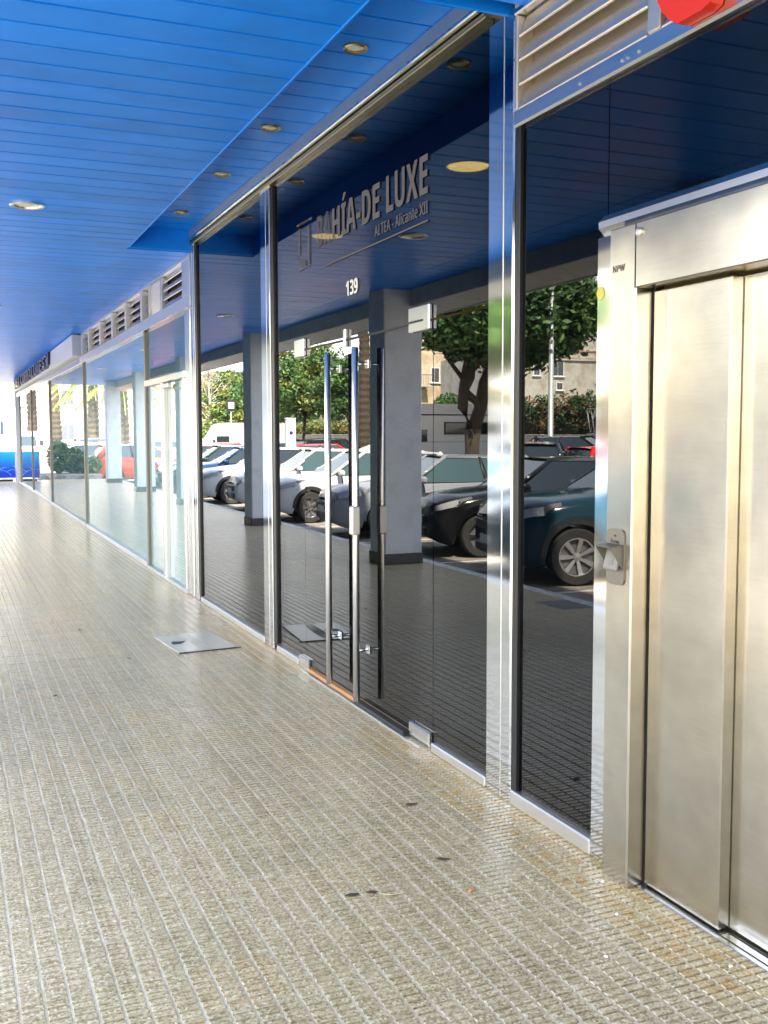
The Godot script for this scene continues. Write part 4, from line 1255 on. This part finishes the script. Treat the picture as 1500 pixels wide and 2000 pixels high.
func build_greenery():
	# gnarled ficus on the verge
	var t: Node3D = thing("ficus_tree", "gnarled dark-trunked ficus with dense green crown on the verge", "tree", Vector3(-13.7, 0, -34.0))
	var st := begin(true)
	tube(st, [Vector3(0, -0.1, 0), Vector3(0, 0.9, 0), Vector3(0, 1.7, 0)], [0.34, 0.27, 0.3], 14)
	tube(st, [Vector3(0.02, 1.6, 0), Vector3(0.45, 2.5, 0.1), Vector3(0.42, 3.1, 0.1), Vector3(0.2, 3.6, 0), Vector3(0.1, 4.6, 0.1), Vector3(0.3, 5.8, 0.2)], [0.26, 0.2, 0.19, 0.27, 0.2, 0.09], 12)
	tube(st, [Vector3(-0.02, 1.6, 0), Vector3(-0.4, 2.5, -0.1), Vector3(-0.5, 3.4, 0), Vector3(-0.9, 4.4, 0.2), Vector3(-1.7, 5.6, 0.3)], [0.26, 0.24, 0.22, 0.17, 0.07], 12)
	tube(st, [Vector3(0.3, 3.0, 0.1), Vector3(-0.1, 2.75, 0.05), Vector3(-0.42, 2.3, -0.05)], [0.17, 0.14, 0.13], 10)
	tube(st, [Vector3(0.35, 3.5, 0), Vector3(1.0, 4.1, 0.2), Vector3(1.5, 4.7, 0.3)], [0.1, 0.07, 0.05], 8)
	tube(st, [Vector3(-0.55, 3.6, 0), Vector3(-1.9, 4.5, 0.4), Vector3(-3.2, 5.2, 0.6)], [0.13, 0.09, 0.04], 8)
	for k in 9:
		var a := TAU * k / 9.0
		tube(st, [Vector3(0.0, 4.0, 0.1), Vector3(cos(a) * 0.9 - 0.5, 4.9, sin(a) * 0.9), Vector3(cos(a) * 2.1 - 0.9, 5.7, sin(a) * 2.0)], [0.12, 0.07, 0.03], 7)
	put("trunk", done(st, true), M.bark, t)
	var crown := clump_crown(Vector3(-1.1, 6.05, 0.3), Vector3(3.9, 1.95, 3.0), 300, 130, 0.15, 71)
	for k in 3: put("crown", crown[k], M.leaf[[0, 1, 2][k]], t)
	palm("tall palm with rough brown trunk beside the black SUV", Vector3(-13.95, 0, -45.6), 9.0, 0.23, Vector3(-0.1, 0, 0), 3)
	palm("leaning palm with dark trunk by the ficus crown", Vector3(-19.9, 0, -34.3), 10.0, 0.24, Vector3(-0.7, 0, 0.3), 4)
	palm("slender pale palm by the grey car", Vector3(-2.0, -0.1, -66.0), 9.5, 0.24, Vector3(0.5, 0, 0), 5)
	palm("slender palm standing behind the blue banner", Vector3(-0.9, -0.1, -70.0), 10.0, 0.26, Vector3(0.2, 0, 0), 6)
	palm("short palm with a full crown opposite the frosted panes", Vector3(-4.2, -0.1, -54.5), 4.6, 0.3, Vector3(0.1, 0, 0.2), 7)
	palm("short palm with hanging fronds beyond the pillars", Vector3(-3.6, -0.1, -62.0), 4.9, 0.3, Vector3(0, 0, 0.2), 8)
	tree("carob_tree", "broad sunlit carob tree with yellow-green leaves behind the parked cars", Vector3(-15.2, 0, -58.0), 2.6, 0.2, Vector3(0, 4.6, 0), Vector3(2.9, 2.3, 2.6), 11, [0, 1, 3], "", 110, 90, 0.14)
	tree("carob_tree", "dark green carob tree beside the palm trunk", Vector3(-17.0, 0, -54.0), 2.2, 0.18, Vector3(0, 3.9, 0), Vector3(2.2, 1.8, 2.2), 12, [2, 0, 1], "", 80, 90, 0.13)
	tree("street_tree", "rounded green tree behind the bare tree", Vector3(-18.6, 0, -88.0), 2.6, 0.2, Vector3(0, 4.6, 0), Vector3(2.6, 2.4, 2.6), 13, [1, 0, 3], "", 90, 80, 0.16)
	tree("street_tree", "low bright green tree next to the white van", Vector3(-16.6, 0, -78.0), 1.8, 0.16, Vector3(0, 3.3, 0), Vector3(2.2, 1.6, 2.2), 14, [1, 3, 0], "", 80, 80, 0.15)
	tree("street_tree", "distant green tree beside the hillside houses", Vector3(-27.0, 0, -96.0), 2.6, 0.2, Vector3(0, 4.8, 0), Vector3(3.2, 2.4, 3.2), 15, [0, 2, 1], "", 80, 80, 0.18)
	bare_tree("leafless pale-branched tree behind the white van", Vector3(-14.9, 0, -80.0), 6.8, 9)
	shrub("round_bush", "neatly clipped round green bush in front of the cream building", Vector3(-27.2, 1.3, -63.0), Vector3(1.25, 1.5, 1.25), 21, [0, 1], 5200, 0.1)
	shrub("bush", "yellow-green bush at the foot of the bare tree", Vector3(-13.6, 0, -74.5), Vector3(2.2, 1.3, 1.8), 22, [3, 1], 2600, 0.13)
	hedge("tall reddish-green hedge behind the low stone wall facing the lift", Vector3(-25.3, 1.2, -38.0), Vector3(1.6, 2.3, 34.0), 31, [2, 0], M.leaf_dry)
	hedge("yellowing hedge on the low wall in front of the cream building", Vector3(-25.3, 1.2, -74.0), Vector3(1.4, 1.25, 36.0), 32, [3, 1], M.leaf_dry)
	var w := thing("garden_wall", "low rendered stone garden wall under the hedges", "wall", Vector3(-24.2, 0, -55))
	for k in 18: slab("wall_panel", Vector3(-0.15, -0.3, -40 + 4.45 * k), Vector3(0.15, 1.5 - 0.02 * (k % 3), -40 + 4.45 * k + 4.43), M.wall_stone, w, 0.02)
	var f := thing("trellis", "grey metal lattice fence panel in the hedge", "fence", Vector3(-24.25, 1.5, -40.6))
	for k in 7:
		for s in [-1.0, 1.0]:
			put("lattice_bar", tube_mesh([Vector3(0, 0, -1.2 + 0.34 * k), Vector3(0, 1.2, -1.2 + 0.34 * k + s * 0.34)], [0.02, 0.02], 6), M.grey_metal, f)
	for yy in [0.0, 1.2]: put("rail", tube_mesh([Vector3(0, yy, -1.5), Vector3(0, yy, 1.2)], [0.025, 0.025], 6), M.grey_metal, f)
	# shrub bed at the end of the arcade
	var bed := thing("planter", "low stone-edged planting bed at the end of the arcade", "planter", Vector3(0.45, 0, -39.0))
	slab("edging", Vector3(-1.3, -0.2, -0.75), Vector3(0.9, 0.12, 0.75), M.wall_stone, bed, 0.03)
	slab("soil", Vector3(-1.2, 0.0, -0.65), Vector3(0.8, 0.135, 0.65), M.earth, bed, 0.01)
	for p in [[0.55, 0.62, 41], [0.05, 0.5, 42], [-0.5, 0.3, 43]]:
		shrub("spiky_shrub", ["tall spiky green shrub in the stone-edged bed by the banner", "medium leafy shrub in the middle of the stone-edged bed", "lowest shrub in the stone-edged bed"][p[2] - 41], Vector3(p[0], 0.12, -38.9), Vector3(0.42, p[1], 0.45), p[2], [2, 0, 3], 900, 0.1)

func build_town():
	var h1: Node3D = house("white two-storey house with dark sliding window behind the hedge", Vector3(-43.5, 0, -74.0), Vector3(13.0, 7.9, 9.0), M.wall_white, 0, [["z", 3.5, 6.7, 1.05, 1.35], ["z", 3.3, 5.2, 0.5, 0.5], ["z", 5.4, 6.6, 0.5, 1.1], ["z", -0.6, 6.3, 0.9, 1.4], ["z", -0.6, 4.3, 0.9, 0.9]])
	slab("cornice", Vector3(-6.6, 7.2, 4.5), Vector3(6.6, 7.35, 4.65), M.wall_white, h1, 0.02)
	slab("wing", Vector3(6.5, -1, -4.0), Vector3(9.5, 7.6, 3.6), M.wall_white, h1, 0.03)
	balcony(h1, Vector3(8.0, 5.2, 4.2), 2.6, M.wall_white)
	balcony(h1, Vector3(8.0, 2.3, 4.2), 2.6, M.wall_white)
	var h2: Node3D = house("cream apartment house with curtained windows behind the round bush", Vector3(-38.0, 0, -86.0), Vector3(12.0, 9.4, 9.0), M.wall_cream, 0, [["z", 2.9, 6.6, 0.9, 1.2], ["z", 2.9, 3.4, 0.9, 1.2], ["z", 0.2, 6.6, 0.9, 1.2], ["z", 0.2, 3.4, 0.9, 1.2], ["z", -3.0, 6.6, 0.9, 1.2]])
	balcony(h2, Vector3(4.9, 5.6, 4.9), 2.2, M.wall_white)
	balcony(h2, Vector3(4.9, 2.6, 4.9), 2.2, M.wall_white)
	var h3: Node3D = house("tall white apartment block with railed balconies behind the ficus", Vector3(-58.0, 0, -92.0), Vector3(14.0, 15.0, 10.0), M.wall_white, 0, [["z", 3.0, 12.0, 1.2, 1.4], ["z", 0.0, 12.0, 1.2, 1.4], ["z", 3.0, 9.0, 1.2, 1.4], ["z", 0.0, 9.0, 1.2, 1.4]])
	balcony(h3, Vector3(6.0, 11.0, 5.6), 3.0, M.wall_white)
	balcony(h3, Vector3(6.0, 8.0, 5.6), 3.0, M.wall_white)
	# white houses past the end of the arcade
	var looks := [
		["plain white house with small shaded windows behind the blue banner", Vector3(6.5, 0, -84.0), Vector3(12, 9, 10), M.wall_white, 0],
		["white house with a pale garage door behind the round road sign", Vector3(-5.5, 0, -98.0), Vector3(11, 7.0, 10), M.wall_white, 1],
		["cream house behind the slender palms", Vector3(-16.0, 0, -112.0), Vector3(9, 6.4, 9), M.wall_cream, 1],
		["red-roofed white house on the rise behind the palms", Vector3(4.0, 4, -150.0), Vector3(14, 11, 10), M.wall_white, 1]]
	for l in looks:
		var wins := []
		for c in 3:
			for fl in 2: wins.append(["z", (c - 1) * 3.2, 1.7 + 3.0 * fl, 1.1, 1.3])
		house(l[0], l[1], l[2], l[3], l[4], wins)
	# lamp post
	var p := thing("lamp_post", "grey tapered steel lamp post in front of the hedge", "lamp post", Vector3(-15.2, 0.02, -31.0))
	put("pole", tube_mesh([Vector3.ZERO, Vector3(0, 0.5, 0), Vector3(0, 0.55, 0), Vector3(0, 8.0, 0)], [0.15, 0.15, 0.1, 0.075], 14), M.grey_metal, p)
	put("arm", tube_mesh([Vector3(0, 7.9, 0), Vector3(0.6, 8.3, 0), Vector3(1.4, 8.4, 0)], [0.05, 0.045, 0.04], 8), M.grey_metal, p)
	put("lamp_head", bev(Vector3(0.7, 0.12, 0.3), 0.04), M.grey_metal, p, Vector3(1.6, 8.38, 0))
	# perforated totem between the parked cars
	var tt := thing("ticket_post", "slim white perforated post with a round emblem between parked cars", "post", Vector3(-5.2, -0.28, -29.6))
	slab("column", Vector3(-0.15, 0, -0.08), Vector3(0.15, 2.25, 0.08), M.white_paint, tt, 0.02)
	for k in 12:
		for s in [-1.0, 1.0]:
			put("hole", lathe([Vector2(0.03, 0.0), Vector2(0.03, 0.003), Vector2(0.0, 0.0035)], 10), M.grey_metal, tt, Vector3(s * 0.05, 0.25 + 0.12 * k, 0.08), Vector3(PI / 2, 0, 0))
	put("emblem", lathe([Vector2(0.06, 0.0), Vector2(0.06, 0.004), Vector2(0.0, 0.005)], 20), M.letter_dark, tt, Vector3(0, 1.85, 0.08), Vector3(PI / 2, 0, 0))
	put("cap", bev(Vector3(0.3, 0.05, 0.2), 0.01), M.white_paint, tt, Vector3(0, 2.27, 0))
	# small parking sign by the van
	var ps := thing("parking_sign", "small square dark-framed sign on a thin post by the van", "sign", Vector3(-14.0, 0, -70.0))
	put("post", tube_mesh([Vector3.ZERO, Vector3(0, 3.6, 0)], [0.04, 0.04], 8), M.grey_metal, ps)
	slab("board", Vector3(-0.35, 3.1, 0.04), Vector3(0.35, 3.9, 0.08), M.black, ps, 0.02)
	slab("face", Vector3(-0.2, 3.3, 0.081), Vector3(0.2, 3.72, 0.09), M.white_paint, ps, 0.004)
	# blue printed banner fence past the shops
	var b := thing("banner_fence", "steel-framed fence with bright blue palm-print banner", "fence", Vector3(0, 0, -36.4))
	var print_ := Image.create(256, 128, true, Image.FORMAT_RGB8)
	for yy in 128:
		for xx in 256:
			var k := yy / 127.0
			var c := Color(0.0, 0.74, 0.95).lerp(Color(0.0, 0.22, 0.8), clampf(k * 1.3 - 0.1, 0, 1))
			print_.set_pixel(xx, yy, c)
	for cx in [40, 128, 216]:
		for f in 11:
			var a := PI * (0.06 + 0.88 * f / 10.0)
			for i in 60:
				var k := i / 60.0
				var px := int(cx + cos(a) * 60 * k)
				var py := int(92 - sin(a) * 58 * k + 34 * k * k)
				for dx in 3:
					if px + dx > 0 and px + dx < 255 and py > 0 and py < 127:
						print_.set_pixel(px + dx, py, Color(0.02, 0.2, 0.7) if f % 3 else Color(0.55, 0.85, 1.0))
	print_.generate_mipmaps()
	var bm := mat(Color.WHITE, 0.45)
	bm.albedo_texture = ImageTexture.create_from_image(print_)
	for s in [[1.42, 2.12], [0.66, 1.36]]:
		if s[0] < 1.0: continue
		var cloth := begin()
		for side in [1.0, -1.0]:
			var z: float = side * 0.006
			var vs := [[s[0], 0.1, 0.0, 1.0], [s[1], 0.1, 0.5, 1.0], [s[1], 0.98, 0.5, 0.0], [s[0], 0.98, 0.0, 0.0]]
			for i in ([0, 2, 1, 0, 3, 2] if side > 0 else [0, 1, 2, 0, 2, 3]):
				var v = vs[i]
				cloth.set_uv(Vector2(v[2], v[3]))
				cloth.add_vertex(Vector3(v[0], v[1], z))
		cloth.generate_normals()
		put("banner", cloth.commit(), bm, b)
		for x in s: put("frame_post", tube_mesh([Vector3(x, 0.0, 0), Vector3(x, 1.05, 0)], [0.02, 0.02], 8), M.alu_dull, b)
		put("frame_rail", tube_mesh([Vector3(s[0] - 0.05, 1.03, 0), Vector3(s[1] + 0.05, 1.03, 0)], [0.022, 0.022], 8), M.alu_dull, b)
		put("frame_rail", tube_mesh([Vector3(s[0], 0.06, 0), Vector3(s[1], 0.06, 0)], [0.018, 0.018], 8), M.alu_dull, b)
		put("foot", bev(Vector3(0.5, 0.06, 0.4), 0.02), M.black, b, Vector3((s[0] + s[1]) * 0.5, 0.03, 0))
	# round road sign
	var rs := thing("road_sign", "round road sign seen from behind on a grey post", "sign", Vector3(2.2, -0.28, -45.0))
	put("post", tube_mesh([Vector3.ZERO, Vector3(0, 2.4, 0)], [0.03, 0.03], 8), M.grey_metal, rs)
	put("disc", lathe([Vector2(0.0, -0.006), Vector2(0.32, -0.006), Vector2(0.33, 0.0), Vector2(0.32, 0.006), Vector2(0.0, 0.006)], 32), mat(lin(0.4, 0.43, 0.5), 0.5), rs, Vector3(0, 2.1, 0.04), Vector3(PI / 2, 0, 0))
	put("band", bev(Vector3(0.12, 0.56, 0.012), 0.003), M.letter_dark, rs, Vector3(-0.08, 2.1, 0.052))

func build_litter():
	# sheet of glass left on the paving
	var s := thing("plastic_sheet", "clear plastic-wrapped pane lying on the paving with torn wet patches", "sheet", Vector3(1.66, 0, -7.53), 0.08)
	var m := mat(lin(0.36, 0.33, 0.25), 0.27, 0.0, 0.5)
	put("sheet", bev(Vector3(0.44, 0.006, 0.66), 0.002), m, s, Vector3(0, 0.003, 0))
	for k in 5:
		put("crease", tube_mesh([Vector3(-0.03 + 0.016 * k, 0.006, -0.33), Vector3(-0.035 + 0.018 * k, 0.008, 0.0), Vector3(-0.03 + 0.015 * k, 0.006, 0.33)], [0.002, 0.004, 0.002], 6), m, s)
	put("torn_patch", prism([Vector2(-0.06, -0.03), Vector2(0.0, -0.045), Vector2(0.05, -0.02), Vector2(0.075, 0.0), Vector2(0.03, 0.02), Vector2(0.01, 0.05), Vector2(-0.03, 0.03)], 0.003), M.black, s, Vector3(-0.13, 0.0075, -0.02), Vector3(-PI / 2, 0.4, 0))
	put("edge", bev(Vector3(0.46, 0.006, 0.012), 0.002), M.black, s, Vector3(0.01, 0.003, 0.337))
	# leaves, butts and crumbs
	var bits := [[0.93, -8.37, "leaf", "dark curled leaf lying alone on the far paving"], [1.12, -7.16, "leaf", "small dark leaf in front of the plastic sheet"], [1.74, -3.82, "leaf", "dark leaf scrap on the rust-stained paving by the door"], [1.28, -3.12, "leaf", "thin brown leaf near the dry grass stem"], [1.21, -3.13, "leaf", "two-lobed dark leaf scrap near the dry grass stem"], [1.62, -3.27, "leaf", "narrow dark leaf sliver up from the cigarette butt"], [0.55, -6.3, "leaf", "tiny dark leaf on the open paving"]]
	for b in bits:
		var r := rng.randf_range(0.014, 0.026)
		var o := prism([Vector2(-r, 0), Vector2(-r * 0.3, r * 0.45), Vector2(r * 0.8, r * 0.3), Vector2(r * 1.2, 0), Vector2(r * 0.2, -r * 0.35)], 0.004)
		tag(put("dry_leaf", o, mat(lin(0.05, 0.038, 0.022), 0.8), self, Vector3(b[0], 0.004, b[1]), Vector3(-PI / 2, rng.randf() * TAU, 0.1)), b[3], "leaf", "dry leaves on the paving")
	tag(put("cigarette_butt", tube_mesh([Vector3(-0.013, 0, 0), Vector3(0.013, 0, 0.004)], [0.004, 0.004], 10), mat(lin(0.62, 0.28, 0.09), 0.8), self, Vector3(1.59, 0.005, -3.0), Vector3(0, 0.5, 0)), "orange cigarette butt on the paving before the lift", "cigarette butt")
	var stem := []
	for k in 8: stem.append(Vector3(-0.06 + 0.018 * k, 0.003, 0.02 * sin(k * 0.55)))
	tag(put("grass_stem", tube_mesh(stem, [0.001, 0.0013, 0.0013, 0.0013, 0.0013, 0.0012, 0.001, 0.0008], 6), mat(lin(0.55, 0.5, 0.3), 0.8), self, Vector3(1.33, 0.0, -3.1), Vector3(0, -0.6, 0)), "curved dry grass stem on the paving", "stem")
	for b in [[2.05, -2.26, "pale crumb by the lift sill"], [2.04, -2.88, "pale crumb against the lift frame"], [1.94, -2.66, "pale crumb before the lift frame"], [1.77, -6.95, "pale scrap beside the plastic sheet"], [1.75, -2.45, "white crumb before the lift door"]]:
		var st := begin()
		bev_into(st, Vector3(0.012, 0.007, 0.009), Vector3.ZERO, 0.0025)
		tag(put("crumb", done(st), M.white_paint, self, Vector3(b[0], 0.0035, b[1]), Vector3(0, rng.randf() * 3, 0)), b[2] + " on ribbed paving", "crumb", "crumbs on the paving")
	var mh := thing("manhole_cover", "dark rectangular cast cover set in the paving by the teal SUV", "cover", Vector3(-0.8, 0.0, -7.85))
	slab("frame", Vector3(-0.17, -0.02, -0.24), Vector3(0.17, 0.002, 0.24), M.rail, mh, 0.003)
	slab("lid", Vector3(-0.15, -0.02, -0.22), Vector3(0.15, 0.004, 0.22), M.black, mh, 0.003)

func _ready():
	rng.seed = 20240
	# camera
	var cam := Camera3D.new()
	cam.position = Vector3(0, 1.55, 0)
	cam.rotation_degrees = Vector3(-4.37, -23.0, -0.16)
	cam.fov = 52.9
	cam.near = 0.05
	cam.far = 1500.0
	add_child(cam)
	cam.current = true
	# sky, exposure
	var env := Environment.new()
	env.background_mode = Environment.BG_SKY
	var sky := Sky.new()
	var sm := ProceduralSkyMaterial.new()
	sm.sky_top_color = Color(0.69, 0.76, 0.87)
	sm.sky_horizon_color = Color(0.98, 0.95, 0.91)
	sm.sky_curve = 0.18
	sm.ground_bottom_color = Color(0.4, 0.38, 0.34)
	sm.ground_horizon_color = Color(0.7, 0.69, 0.66)
	sky.sky_material = sm
	env.sky = sky
	env.background_energy_multiplier = 1.0
	env.tonemap_mode = Environment.TONE_MAPPER_LINEAR
	env.tonemap_exposure = 11.2
	env.sdfgi_enabled = true
	env.ssao_enabled = true
	env.ssil_enabled = true
	var we := WorldEnvironment.new()
	we.environment = env
	add_child(we)
	# sun, high behind the building
	var sun := DirectionalLight3D.new()
	sun.look_at_from_position(Vector3.ZERO, Vector3(-0.09, -0.8, -0.6), Vector3.UP)
	sun.light_energy = 1.6
	sun.light_color = Color(1.0, 0.95, 0.86)
	sun.light_angular_distance = 0.6
	sun.shadow_enabled = true
	add_child(sun)
	make_materials()
	# the arcade
	build_pavement(cam)
	build_ceiling()
	build_pillars()
	build_entrance()
	build_lift_bay()
	build_lift()
	build_shop()
	# the street
	build_street()
	build_town()
	build_cars()
	build_greenery()
	# small things
	build_ceiling_lights()
	build_litter()
